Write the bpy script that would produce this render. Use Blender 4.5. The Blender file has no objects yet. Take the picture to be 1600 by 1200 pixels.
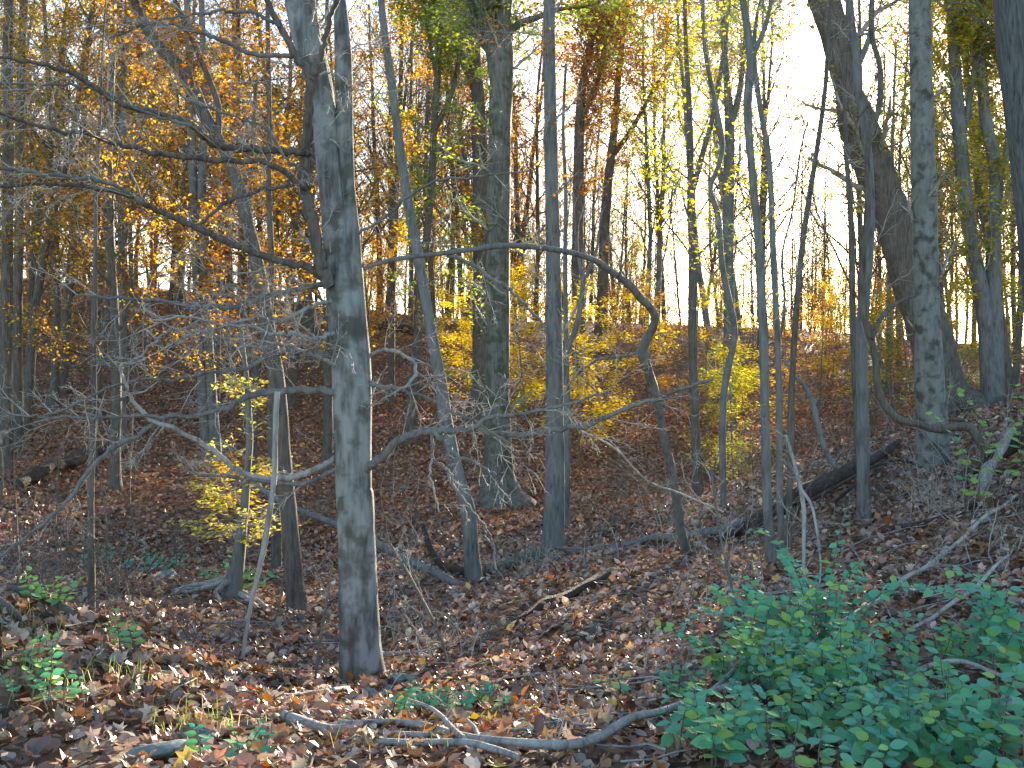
import bpy, math, random
import numpy as np
from mathutils import Vector, Matrix

# ------------------------------------------------------------------ camera, sky, sun, exposure
SC = bpy.context.scene
COL = SC.collection
CAMZ = 1.55
FPX = 1600 * 35 / 36.0
cam_d = bpy.data.cameras.new('camera'); cam_d.lens = 35; cam_d.sensor_width = 36
cam_d.clip_start = 0.1; cam_d.clip_end = 2000
cam = bpy.data.objects.new('camera', cam_d); COL.objects.link(cam)
cam.location = (0, 0, CAMZ); cam.rotation_euler = (math.radians(90), 0, 0)
SC.camera = cam

SUN_AZ = math.atan((1395 - 800) / FPX)            # to the right of +Y
SUN_EL = math.radians(11.2)
SUN_DIR = np.array([math.sin(SUN_AZ) * math.cos(SUN_EL), math.cos(SUN_AZ) * math.cos(SUN_EL), math.sin(SUN_EL)])
world = bpy.data.worlds.new('World'); SC.world = world; world.use_nodes = True
wn = world.node_tree.nodes; wl = world.node_tree.links
bg = wn['Background']
sky = wn.new('ShaderNodeTexSky'); sky.sky_type = 'NISHITA'; sky.sun_disc = False
sky.sun_elevation = SUN_EL; sky.sun_rotation = SUN_AZ
sky.air_density = .9; sky.dust_density = 0.6; sky.ozone_density = 1.1
wl.new(sky.outputs[0], bg.inputs[0]); bg.inputs[1].default_value = 0.075
sd = bpy.data.lights.new('sun', 'SUN'); sd.energy = 5.0; sd.angle = math.radians(0.5); sd.color = (1.0, 0.86, 0.66)
sun = bpy.data.objects.new('sun', sd); COL.objects.link(sun)
sun.rotation_euler = Vector(SUN_DIR).to_track_quat('Z', 'Y').to_euler()
sun.location = (10, -5, 30)
vs = SC.view_settings; vs.view_transform = 'Standard'; vs.look = 'None'; vs.gamma = 1; vs.exposure = 2.88
vs.use_curve_mapping = False
SC.cycles.use_denoising = True
SC.cycles.max_bounces = 6; SC.cycles.diffuse_bounces = 3; SC.cycles.transmission_bounces = 4
SC.cycles.transparent_max_bounces = 4

# ------------------------------------------------------------------ helpers
def srgb(r, g, b):
    f = lambda c: (c / 255 / 12.92) if c / 255 <= 0.04045 else ((c / 255 + 0.055) / 1.055) ** 2.4
    return np.array([f(r), f(g), f(b)])

def PW(px, py, D):
    """photo pixel + distance along the view -> world"""
    return np.array([(px - 800) / FPX * D, D, CAMZ + (600 - py) / FPX * D])

def norm(v):
    n = np.linalg.norm(v, axis=-1, keepdims=True)
    return v / np.maximum(n, 1e-9)

class MB:
    """collects tubes and leaf templates; makes one mesh"""
    def __init__(s):
        s.v = []; s.n = 0; s.li = []; s.lt = []; s.c = []; s.sm = []
    def add(s, v, faces, col, smooth=True):
        """faces: (M,k) int array"""
        v = np.asarray(v, dtype=np.float64); faces = np.asarray(faces)
        s.v.append(v); s.li.append((faces + s.n).ravel()); s.lt.append(np.full(len(faces), faces.shape[1]))
        c = np.asarray(col, dtype=np.float64)
        if c.ndim == 1: c = np.tile(c, (len(v), 1))
        s.c.append(c[:, :3]); s.sm.append(np.full(len(faces), smooth)); s.n += len(v)
    def tube(s, pts, rad, k=6, col=(1, 1, 1), cap=True, rough=0.0, seed=0.0, flute=0.0):
        P = np.asarray(pts, float); R = np.asarray(rad, float); N = len(P)
        T = np.empty_like(P); T[1:-1] = P[2:] - P[:-2]; T[0] = P[1] - P[0]; T[-1] = P[-1] - P[-2]
        T = norm(T)
        up = np.array([1.0, 0, 0]) if abs(T[:, 2]).mean() > 0.7 else np.array([0, 0, 1.0])
        A = norm(np.cross(T, up)); B = np.cross(T, A)
        a = np.linspace(0, 2 * math.pi, k, endpoint=False)
        ca, sa = np.cos(a), np.sin(a)
        RR = np.repeat(R[:, None], k, 1)
        if rough or flute:
            L = np.concatenate([[0], np.cumsum(np.linalg.norm(P[1:] - P[:-1], axis=1))])[:, None]
            w = np.sin(3 * a[None] + seed + L * .8) * .5 + np.sin(5 * a[None] + 2.1 * seed - L * .5) * .5
            q = (np.sin(L * 5.3 + seed + 2 * a[None]) + np.sin(L * 11.7 + 3 * seed + 3 * a[None]) * .7
                 + np.sin(L * 23.1 + seed * 5 - 5 * a[None]) * .5 + np.sin(L * 2.2 + seed * 2) * .8)
            RR = RR * (1 + flute * w + rough * q)
        V = (P[:, None] + RR[..., None] * (ca[None, :, None] * A[:, None] + sa[None, :, None] * B[:, None])).reshape(-1, 3)
        i = np.arange(N - 1)[:, None] * k; j = np.arange(k)[None]; j2 = (j + 1) % k
        F = np.stack([i + j, i + j2, i + k + j2, i + k + j], -1).reshape(-1, 4)
        s.add(V, F, col)
        if cap and k > 3:
            for e in (0, N - 1):
                ring = np.arange(k)
                vv = np.vstack([V[e * k:(e + 1) * k], P[e]])
                f = np.stack([ring, (ring + 1) % k, np.full(k, k)], 1)
                if e == 0: f = f[:, ::-1]
                s.add(vv, f, col)
    def leaves(s, C, Nn, size, cols, tmpl, rng, head=None):
        """batch of leaf templates at C with normals Nn"""
        if len(C) == 0: return
        tv, tf = tmpl
        C = np.asarray(C, float); Nn = norm(np.asarray(Nn, float)); n = len(C)
        h = norm(rng.normal(size=(n, 3))) if head is None else norm(np.asarray(head, float) + 1e-4)
        Tt = norm(h - (h * Nn).sum(1, keepdims=True) * Nn); Bt = np.cross(Nn, Tt)
        size = np.broadcast_to(np.asarray(size, float), (n,))[:, None, None]
        V = C[:, None] + size * (tv[None, :, 0:1] * Bt[:, None] + tv[None, :, 1:2] * Tt[:, None] + tv[None, :, 2:3] * Nn[:, None])
        K = len(tv)
        F = (tf[None] + (np.arange(n) * K)[:, None, None]).reshape(-1, tf.shape[1])
        s.add(V.reshape(-1, 3), F, np.repeat(np.asarray(cols)[:, :3], K, 0), smooth=False)
    def mesh(s, name, mat, origin=(0, 0, 0)):
        me = bpy.data.meshes.new(name)
        v = np.vstack(s.v) - np.asarray(origin); li = np.concatenate(s.li); lt = np.concatenate(s.lt)
        me.vertices.add(len(v)); me.vertices.foreach_set('co', v.astype(np.float32).ravel())
        me.loops.add(len(li)); me.loops.foreach_set('vertex_index', li.astype(np.int32))
        me.polygons.add(len(lt)); ls = np.concatenate([[0], np.cumsum(lt)[:-1]])
        me.polygons.foreach_set('loop_start', ls.astype(np.int32))
        me.polygons.foreach_set('use_smooth', np.concatenate(s.sm))
        c = np.vstack(s.c); at = me.color_attributes.new('Col', 'FLOAT_COLOR', 'POINT')
        at.data.foreach_set('color', np.hstack([c, np.ones((len(c), 1))]).astype(np.float32).ravel())
        me.update(calc_edges=True)
        if mat is not None: me.materials.append(mat)
        return me
    def build(s, name, mat, parent=None, origin=(0, 0, 0), kind=None, label=None):
        if not s.v: return None
        o = bpy.data.objects.new(name, s.mesh(name, mat, origin)); COL.objects.link(o)
        if parent is not None: o.parent = parent
        else: o.location = origin
        if kind: o['kind'] = kind
        if label: o['label'] = label
        return o

def empty(name, loc, label, cat, group=None):
    o = bpy.data.objects.new(name, None); COL.objects.link(o); o.location = loc
    o.empty_display_size = .2
    o['label'] = label; o['category'] = cat
    if group: o['group'] = group
    return o
def tag(o, label, cat, group=None):
    o['label'] = label; o['category'] = cat
    if group: o['group'] = group
    return o
def copy_thing(root, loc, rz, sc, label, group=None):
    r = root.copy(); COL.objects.link(r); r.location = loc; r.rotation_euler = (0, 0, rz); r.scale = (sc,) * 3
    r['label'] = label
    if group: r['group'] = group
    for ch in list(root.children):
        c = ch.copy(); COL.objects.link(c); c.parent = r
        for g in ch.children:
            d = g.copy(); COL.objects.link(d); d.parent = c
    return r

def catmull(P, n):
    """smooth a polyline, n samples per span; extra columns are carried along"""
    P = np.asarray(P, float); Q = np.vstack([2 * P[0] - P[1], P, 2 * P[-1] - P[-2]]); out = []
    t = np.linspace(0, 1, n, endpoint=False)[:, None]
    for i in range(len(P) - 1):
        a, b, c, d = Q[i:i + 4]
        out.append(0.5 * (2 * b + (c - a) * t + (2 * a - 5 * b + 4 * c - d) * t ** 2 + (3 * b - a - 3 * c + d) * t ** 3))
    out.append(P[-1:]); return np.vstack(out)

# ------------------------------------------------------------------ materials
def new_mat(name):
    m = bpy.data.materials.new(name); m.use_nodes = True
    nt = m.node_tree; nt.nodes.clear(); out = nt.nodes.new('ShaderNodeOutputMaterial')
    return m, nt, out
def ramp(nt, stops):
    r = nt.nodes.new('ShaderNodeValToRGB'); e = r.color_ramp.elements
    while len(e) < len(stops): e.new(0.5)
    for x, (p, c) in zip(e, stops): x.position = p; x.color = (*c[:3], 1)
    return r
def bark_mat(name, base, dark, pale, vscale=(14, 14, 2.2), bump=.5, patch=.45, moss=None):
    m, nt, out = new_mat(name); N = nt.nodes.new; L = nt.links.new
    tc = N('ShaderNodeTexCoord'); mp = N('ShaderNodeMapping'); mp.inputs['Scale'].default_value = vscale
    L(tc.outputs['Object'], mp.inputs[0])
    n1 = N('ShaderNodeTexNoise'); n1.inputs['Scale'].default_value = 2.2; n1.inputs['Detail'].default_value = 7; n1.inputs['Roughness'].default_value = .65
    L(mp.outputs[0], n1.inputs[0])
    r1 = ramp(nt, [(.32, dark), (.5, base), (.72, pale)]); L(n1.outputs[0], r1.inputs[0])
    n2 = N('ShaderNodeTexNoise'); n2.inputs['Scale'].default_value = 3.1; n2.inputs['Detail'].default_value = 5
    mp2 = N('ShaderNodeMapping'); mp2.inputs['Scale'].default_value = (2.2, 2.2, .9); L(tc.outputs['Object'], mp2.inputs[0]); L(mp2.outputs[0], n2.inputs[0])
    r2 = ramp(nt, [(.42, (0, 0, 0)), (.58, (1, 1, 1))]); L(n2.outputs[0], r2.inputs[0])
    mx = N('ShaderNodeMix'); mx.data_type = 'RGBA'; mx.blend_type = 'MIX'
    ml = N('ShaderNodeMath'); ml.operation = 'MULTIPLY'; ml.inputs[1].default_value = patch; L(r2.outputs[0], ml.inputs[0])
    L(ml.outputs[0], mx.inputs[0]); L(r1.outputs[0], mx.inputs[6]); mx.inputs[7].default_value = (*(np.array(pale) * 1.25), 1)
    last = mx.outputs[2]
    if moss is not None:
        n3 = N('ShaderNodeTexNoise'); n3.inputs['Scale'].default_value = 6; n3.inputs['Detail'].default_value = 6
        L(tc.outputs['Object'], n3.inputs[0]); r3 = ramp(nt, [(.5, (0, 0, 0)), (.62, (.8,) * 3)]); L(n3.outputs[0], r3.inputs[0])
        m3 = N('ShaderNodeMix'); m3.data_type = 'RGBA'; L(r3.outputs[0], m3.inputs[0]); L(last, m3.inputs[6]); m3.inputs[7].default_value = (*moss, 1); last = m3.outputs[2]
    at = N('ShaderNodeVertexColor'); at.layer_name = 'Col'
    mm = N('ShaderNodeMix'); mm.data_type = 'RGBA'; mm.blend_type = 'MULTIPLY'; mm.inputs[0].default_value = 1
    L(last, mm.inputs[6]); L(at.outputs[0], mm.inputs[7])
    bs = N('ShaderNodeBsdfPrincipled'); L(mm.outputs[2], bs.inputs['Base Color']); bs.inputs['Roughness'].default_value = .8
    bs.inputs['Specular IOR Level'].default_value = .3
    bp = N('ShaderNodeBump'); bp.inputs['Strength'].default_value = bump; bp.inputs['Distance'].default_value = .03
    L(n1.outputs[0], bp.inputs['Height']); L(bp.outputs[0], bs.inputs['Normal'])
    L(bs.outputs[0], out.inputs[0]); return m
def leaf_mat(name, trans=.5, rough=.5, gloss=.06, rnd=0.0):
    m, nt, out = new_mat(name); N = nt.nodes.new; L = nt.links.new
    at = N('ShaderNodeVertexColor'); at.layer_name = 'Col'
    col = at.outputs[0]
    if rnd:
        oi = N('ShaderNodeObjectInfo'); hs = N('ShaderNodeHueSaturation')
        mr = N('ShaderNodeMapRange'); mr.inputs[3].default_value = .5 - rnd * .04; mr.inputs[4].default_value = .5 + rnd * .05
        mv = N('ShaderNodeMapRange'); mv.inputs[3].default_value = 1 - rnd * .5; mv.inputs[4].default_value = 1 + rnd * .5
        ad = N('ShaderNodeMath'); ad.operation = 'MULTIPLY'; ad.inputs[1].default_value = 17.31; fr = N('ShaderNodeMath'); fr.operation = 'FRACT'
        L(oi.outputs['Random'], mr.inputs[0]); L(oi.outputs['Random'], ad.inputs[0]); L(ad.outputs[0], fr.inputs[0]); L(fr.outputs[0], mv.inputs[0])
        L(mr.outputs[0], hs.inputs['Hue']); L(mv.outputs[0], hs.inputs['Value']); L(col, hs.inputs['Color']); col = hs.outputs[0]
    df = N('ShaderNodeBsdfDiffuse'); tr = N('ShaderNodeBsdfTranslucent'); gl = N('ShaderNodeBsdfGlossy'); gl.inputs['Roughness'].default_value = rough
    hs2 = N('ShaderNodeHueSaturation'); hs2.inputs['Saturation'].default_value = 1.15; hs2.inputs['Value'].default_value = 1.25
    L(col, df.inputs[0]); L(col, hs2.inputs['Color']); L(hs2.outputs[0], tr.inputs[0])
    m1 = N('ShaderNodeMixShader'); m1.inputs[0].default_value = trans; L(df.outputs[0], m1.inputs[1]); L(tr.outputs[0], m1.inputs[2])
    m2 = N('ShaderNodeMixShader'); m2.inputs[0].default_value = gloss; L(m1.outputs[0], m2.inputs[1]); L(gl.outputs[0], m2.inputs[2])
    L(m2.outputs[0], out.inputs[0]); return m
def stone_mat(name, a, b):
    m, nt, out = new_mat(name); N = nt.nodes.new; L = nt.links.new
    tc = N('ShaderNodeTexCoord'); n = N('ShaderNodeTexNoise'); n.inputs['Scale'].default_value = 18; n.inputs['Detail'].default_value = 6
    L(tc.outputs['Object'], n.inputs[0]); r = ramp(nt, [(.35, a), (.65, b)]); L(n.outputs[0], r.inputs[0])
    bs = N('ShaderNodeBsdfPrincipled'); bs.inputs['Roughness'].default_value = .85; L(r.outputs[0], bs.inputs['Base Color'])
    bp = N('ShaderNodeBump'); bp.inputs['Strength'].default_value = .5; bp.inputs['Distance'].default_value = .01; L(n.outputs[0], bp.inputs['Height']); L(bp.outputs[0], bs.inputs['Normal'])
    L(bs.outputs[0], out.inputs[0]); return m

M = {}
M['bark_main'] = bark_mat('smooth_grey_bark', (.125, .13, .12), (.05, .045, .038), (.27, .28, .27), (11, 11, 1.4), .7, .8, moss=(.085, .08, .06))
M['bark_grey'] = bark_mat('grey_bark', (.14, .14, .13), (.07, .066, .058), (.21, .215, .2), (12, 12, 2.0), .4, .35)
M['bark_brown'] = bark_mat('brown_bark', (.12, .10, .08), (.045, .037, .03), (.19, .17, .14), (14, 14, 2.0), .8, .25)
M['bark_mossy'] = bark_mat('mossy_bark', (.13, .12, .10), (.06, .05, .04), (.22, .21, .18), (12, 12, 1.6), .7, .3, moss=(.06, .08, .04))
M['bark_spotted'] = bark_mat('spotted_bark', (.17, .175, .155), (.10, .095, .085), (.23, .24, .22), (8, 8, 3), .3, .3, moss=(.05, .045, .035))
M['bark_rough'] = bark_mat('furrowed_bark', (.11, .12, .115), (.03, .03, .028), (.2, .21, .2), (26, 26, 1.6), 1.0, .1)
M['twig'] = bark_mat('twig_bark', (.30, .275, .235), (.14, .12, .10), (.46, .44, .39), (10, 10, 10), .1, .4)
M['twig_dark'] = bark_mat('dark_twig_bark', (.13, .11, .09), (.06, .05, .04), (.2, .17, .14), (10, 10, 10), .1, .4)
M['dead'] = bark_mat('weathered_dead_wood', (.27, .26, .235), (.10, .09, .075), (.40, .39, .36), (16, 16, 3), .6, .5)
M['rotten'] = bark_mat('rotten_dark_wood', (.06, .045, .035), (.02, .015, .012), (.13, .11, .09), (20, 20, 8), 1.0, .2)
M['leaf'] = leaf_mat('canopy_leaf', .64)
M['litter'] = leaf_mat('fallen_leaf', .22, .42, .09)
M['litter1'] = leaf_mat('fallen_leaf_single', .22, .42, .09, rnd=.5)
M['shrubleaf'] = leaf_mat('shrub_leaf', .3, .6, .07, rnd=.35)
M['grass'] = leaf_mat('grass_blade', .4)
M['stone'] = stone_mat('lichen_grey_stone', (.10, .13, .115), (.22, .26, .24))
M['stone_pale'] = stone_mat('pale_stone', (.25, .26, .26), (.45, .46, .46))

def ground_mat():
    m, nt, out = new_mat('leaf_covered_soil'); N = nt.nodes.new; L = nt.links.new
    tc = N('ShaderNodeTexCoord')
    wb = N('ShaderNodeTexNoise'); wb.inputs['Scale'].default_value = 9; L(tc.outputs['Object'], wb.inputs[0])
    av = N('ShaderNodeMix'); av.data_type = 'VECTOR'; av.inputs[0].default_value = .06; L(tc.outputs['Object'], av.inputs[4]); L(wb.outputs['Color'], av.inputs[5])
    vo = N('ShaderNodeTexVoronoi'); vo.inputs['Scale'].default_value = 13; L(av.outputs[1], vo.inputs['Vector'])
    sep = N('ShaderNodeSeparateColor'); L(vo.outputs['Color'], sep.inputs[0])
    r = ramp(nt, [(0, (.045, .024, .014)), (.25, (.13, .062, .033)), (.5, (.22, .105, .05)), (.75, (.28, .165, .095)), (.93, (.38, .27, .18)), (1, (.40, .18, .06))])
    L(sep.outputs[0], r.inputs[0])
    n = N('ShaderNodeTexNoise'); n.inputs['Scale'].default_value = .9; n.inputs['Detail'].default_value = 6; L(tc.outputs['Object'], n.inputs[0])
    r2 = ramp(nt, [(.35, (.5, .5, .5)), (.65, (1, 1, 1))]); L(n.outputs[0], r2.inputs[0])
    mx = N('ShaderNodeMix'); mx.data_type = 'RGBA'; mx.blend_type = 'MULTIPLY'; mx.inputs[0].default_value = 1; L(r.outputs[0], mx.inputs[6]); L(r2.outputs[0], mx.inputs[7])
    bs = N('ShaderNodeBsdfPrincipled'); bs.inputs['Roughness'].default_value = .75; L(mx.outputs[2], bs.inputs['Base Color'])
    bp = N('ShaderNodeBump'); bp.inputs['Strength'].default_value = 1; bp.inputs['Distance'].default_value = .05; L(sep.outputs[1], bp.inputs['Height']); L(bp.outputs[0], bs.inputs['Normal'])
    L(bs.outputs[0], out.inputs[0]); return m
M['ground'] = ground_mat()

# ------------------------------------------------------------------ leaf templates (unit length along y)
def fan(outline, lift=0.0):
    o = np.array(outline, float); c = np.array([[0, .42]]); v2 = np.vstack([c, o])
    r = np.linalg.norm(v2 - c, axis=1)
    z = lift * r ** 2 - .12 * np.abs(v2[:, 0]) * 0
    z = z + .10 * np.abs(v2[:, 0])
    n = len(o); f = np.array([[0, 1 + i, 1 + (i + 1) % n] for i in range(n)])
    return np.hstack([v2, z[:, None]]), f
T_DIA = (np.array([[0, 0, 0], [.32, .45, .1], [0, 1, 0], [-.32, .45, .1]]), np.array([[0, 1, 2], [0, 2, 3]]))
T_OVAL6 = (np.array([[0, 0, 0], [.3, .25, .07], [.33, .6, .08], [0, 1.05, -.05], [-.33, .6, .08], [-.3, .25, .07]]),
           np.array([[0, 1, 2], [0, 2, 3], [0, 3, 4], [0, 4, 5]]))
T_LOBE = fan([(0, 0), (.2, .12), (.55, .1), (.36, .36), (.62, .62), (.28, .62), (.18, .78), (0, 1.08), (-.18, .78), (-.28, .62), (-.62, .62), (-.36, .36), (-.55, .1), (-.2, .12)], .5)
T_LOBE2 = fan([(0, 0), (.3, .1), (.5, .4), (.3, .6), (.25, .9), (0, 1.0), (-.3, .8), (-.25, .55), (-.5, .45), (-.28, .1)], -.6)
T_OVAL = fan([(0, 0), (.22, .12), (.36, .35), (.34, .6), (.18, .85), (0, 1.08), (-.18, .85), (-.34, .6), (-.36, .35), (-.22, .12)], .12)
T_CURL = (np.array([[0, 0, 0], [.26, .3, .28], [.22, .7, .25], [0, 1, .12], [-.3, .65, .05], [-.3, .25, .1]]),
          np.array([[0, 1, 2], [0, 2, 3], [0, 3, 4], [0, 4, 5]]))

def palette(rng, n, cols, w, jit=.18):
    cols = np.array(cols, float); i = rng.choice(len(cols), n, p=np.array(w) / np.sum(w))
    return np.clip(cols[i] * (1 + rng.normal(0, jit, (n, 1))) * (1 + rng.normal(0, jit * .3, (n, 3))), .004, .9)
ORANGE = ([(.50, .20, .035), (.58, .30, .05), (.34, .13, .03), (.62, .40, .07), (.22, .10, .04)], [4, 4, 3, 2, 2])
OCHRE = ([(.45, .25, .05), (.52, .33, .06), (.30, .15, .04), (.55, .42, .08)], [4, 3, 3, 2])
YELLOW = ([(.72, .50, .06), (.66, .42, .05), (.60, .50, .08), (.62, .32, .04)], [4, 3, 3, 1])
LIME = ([(.36, .42, .07), (.28, .34, .06), (.52, .50, .09), (.18, .26, .05)], [3, 3, 2, 2])
YGREEN = ([(.45, .43, .07), (.26, .30, .06), (.56, .42, .06), (.40, .25, .05)], [3, 3, 2, 1])
RUST = ([(.30, .12, .05), (.22, .10, .05), (.40, .18, .06), (.34, .2, .1)], [3, 3, 2, 2])
LITTER = ([(.25, .145, .09), (.36, .25, .185), (.15, .085, .055), (.46, .34, .26), (.40, .17, .055), (.60, .47, .37), (.10, .06, .04), (.6, .38, .10)], [5, 4.5, 5.5, 3, 2.4, 1.5, 3.5, .4])
LITTER_RED = ([(.34, .155, .075), (.44, .23, .12), (.23, .10, .05), (.54, .31, .17), (.13, .06, .035), (.52, .23, .07)], [5, 4, 5, 2, 3, 1.2])
GREEN = ([(.08, .32, .21), (.08, .29, .16), (.07, .25, .15), (.22, .4, .09)], [4, 3, 3, 1])

# ------------------------------------------------------------------ terrain
GP = [ # photo px, py, distance
 (0,1200,4.0),(400,1200,4.0),(800,1200,4.0),(1200,1200,4.0),(1600,1200,4.0),
 (0,955,5.6),(200,1003,5.6),(330,1050,5.8),(450,1095,6.0),(565,1066,7.5),(700,1060,7.0),
 (300,1000,8.5),(100,985,8.5),(145,955,9.5),(370,935,12.3),(465,960,12),(200,860,18),(0,800,18),(300,800,20),
 (740,905,13),(865,855,15),(785,785,22),(1075,872,12),(1210,884,10),(1232,858,11),(1350,820,12),(1455,728,14),
 (1480,662,20),(1548,640,20),(1600,705,12),(1600,850,8),(1600,1000,6),(1300,1000,6.5),(1000,1000,7.8),(900,920,10.5),
 (1000,850,14.5),(1132,800,14),(1190,760,22),(1090,775,20),(1000,700,28),(1190,655,35),(1340,704,16),
 (330,720,26),(641,668,30),(745,636,33),(500,560,38),(0,640,34),(150,650,32),(612,618,35),
 (700,505,62),(850,508,62),(1000,512,63),(1300,522,60),(1500,540,54),(1600,555,46),(600,492,62),(450,475,63),(300,458,64),(0,440,64),
]
CW = [PW(*g) for g in GP]
CW += [np.array(p, float) for p in [(-8,0,0.1),(0,0,0),(8,0,0.3),(-8,-10,0),(8,-10,0.3),(0,-10,0),(4.5,2.5,.15),(-6,5,.6),(-12,12,-.3),(-22,20,.8),
   (-38,30,4.5),(-40,55,9.5),(12,10,2.0),(18,18,3.6),(30,30,4.6),(38,45,4.0),(0,80,3.0),(-25,84,6),(-38,86,8),(20,76,2.2),(38,76,2.0),
   (0,108,0),(40,108,0),(-40,110,4),(-14,0,.8),(14,0,1.2)]]
CW = np.array(CW)
def _U(r2): return 0.5 * r2 * np.log(np.maximum(r2, 1e-9))
_X = CW[:, :2]; _n = len(_X)
_K = _U(((_X[:, None] - _X[None]) ** 2).sum(-1)) + np.eye(_n) * 0.02 * (1 + _X[:, 1:2] * .15)
_Pm = np.hstack([np.ones((_n, 1)), _X]); _A = np.zeros((_n + 3, _n + 3)); _A[:_n, :_n] = _K; _A[:_n, _n:] = _Pm; _A[_n:, :_n] = _Pm.T
_W = np.linalg.solve(_A, np.concatenate([CW[:, 2], np.zeros(3)]))
def gz(x, y):
    x = np.atleast_1d(np.asarray(x, float)); y = np.atleast_1d(np.asarray(y, float)); sh = x.shape
    xr, yr = x.ravel(), y.ravel()
    xc = np.clip(xr, -42, 42); yc = np.clip(yr, -10, 112); out = np.empty(len(xc))
    for i in range(0, len(xc), 20000):
        q = np.stack([xc[i:i + 20000], yc[i:i + 20000]], 1)
        out[i:i + 20000] = _U(((q[:, None] - _X[None]) ** 2).sum(-1)) @ _W[:_n] + _W[_n] + q @ _W[_n + 1:]
    out += .03 * np.sin(xr * 2.3 + np.sin(yr * 1.7)) * np.sin(yr * 2.9 + 1) + .018 * np.sin(xr * 6.1 + yr * 2) * np.sin(yr * 5.3 - xr) + .05 * np.sin(xr * .9 + 2) * np.sin(yr * .8)
    far = np.maximum(np.abs(xr) - 42, 0) + np.maximum(yr - 112, 0) + np.maximum(-10 - yr, 0)
    out -= np.minimum(far * .02, 3)
    return out.reshape(sh)
def g1(x, y): return float(gz([x], [y])[0])
def onG(px, D, dz=0.0):
    x = (px - 800) / FPX * D; return np.array([x, D, g1(x, D) + dz])

xs = np.unique(np.concatenate([np.linspace(-900, -60, 15), np.linspace(-60, -14, 70), np.linspace(-14, 14, 190), np.linspace(14, 60, 70), np.linspace(60, 900, 15)]))
ys = np.unique(np.concatenate([np.linspace(-900, -20, 12), np.linspace(-20, 2, 30), np.linspace(2, 22, 150), np.linspace(22, 80, 140), np.linspace(80, 125, 30), np.linspace(125, 1000, 15)]))
GX, GY = np.meshgrid(xs, ys); GZ = gz(GX, GY)
gb = MB(); nx = len(xs); ny = len(ys)
ii = (np.arange(ny - 1)[:, None] * nx + np.arange(nx - 1)[None]).ravel()
gb.add(np.stack([GX.ravel(), GY.ravel(), GZ.ravel()], 1), np.stack([ii, ii + 1, ii + nx + 1, ii + nx], 1), (1, 1, 1))
GROUND = gb.build('ground', M['ground'], kind='structure')

# ------------------------------------------------------------------ leaf litter
rng = np.random.default_rng(7)
def litter(y0, y1, dens, tmpls, smin, smax, tilt, pal, wmul=.62, wadd=1.5, side=1):
    n = int(dens * (.62 * (y1 ** 2 - y0 ** 2) + 2 * wadd * (y1 - y0)))
    y = np.sqrt(rng.uniform(y0 ** 2, y1 ** 2, n)); x = rng.uniform(-1, 1, n) * (wmul * y + wadd)
    z = gz(x, y); e = .05
    nx_ = -(gz(x + e, y) - z) / e; ny_ = -(gz(x, y + e) - z) / e
    nn = np.stack([nx_, ny_, np.ones(n)], 1) + rng.normal(0, tilt, (n, 3)) * [1, 1, 0]
    s = rng.uniform(smin, smax, n); c = palette(rng, n, *pal)
    # reddish on the lower far slope
    C = np.stack([x, y, z + rng.uniform(.005, .05, n)], 1)
    mb = MB(); k = rng.integers(0, len(tmpls), n)
    for t in range(len(tmpls)):
        q = k == t; mb.leaves(C[q], nn[q], s[q], c[q], tmpls[t], rng)
    return mb
l1 = litter(2.2, 9, 480, [T_LOBE, T_OVAL6, T_OVAL6, T_CURL, T_CURL, T_LOBE2], .04, .088, .55, LITTER)
l1.build('near_leaf_litter', M['litter'], kind='stuff')
litter(9, 19, 250, [T_OVAL6, T_CURL, T_DIA], .055, .115, .6, LITTER).build('leaf_litter', M['litter'], kind='stuff')
litter(17, 36, 130, [T_DIA, T_CURL], .07, .14, .6, LITTER_RED).build('valley_leaf_litter', M['litter'], kind='stuff')
litter(36, 66, 42, [T_DIA], .09, .16, .6, LITTER_RED).build('far_leaf_litter', M['litter'], kind='stuff')
# the nearest single leaves are pieces of the ground
lm = []
for t, cc in ((T_LOBE, (.40, .2, .1)), (T_LOBE, (.5, .17, .04)), (T_LOBE2, (.36, .22, .14)), (T_LOBE, (.46, .34, .24)), (T_OVAL, (.24, .1, .06)), (T_LOBE2, (.5, .36, .26)), (T_LOBE, (.58, .36, .07))):
    b = MB(); b.leaves([[0, -.04, 0]], [[0, 0, 1]], .088, [cc], t, rng, head=[[0, 1, 0]]); lm.append(b.mesh('fallen_leaf', M['litter1']))
for i in range(300):
    D = rng.uniform(3.6, 5.8) if i % 3 else rng.uniform(4.5, 6.5); px = rng.uniform(0, 1000) if i % 4 else rng.uniform(0, 1600)
    p = onG(px, D, .04 + rng.uniform(0, .02))
    o = bpy.data.objects.new('fallen_leaf', lm[rng.choice(7, p=[.2, .11, .2, .16, .16, .13, .04])]); COL.objects.link(o); o.location = p
    o.rotation_euler = (rng.normal(0, .5), rng.normal(0, .5), rng.uniform(0, 6.3)); s = rng.uniform(.7, 1.15); o.scale = (s, s, s * rng.uniform(.6, 1.8)); o.parent = GROUND

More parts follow.
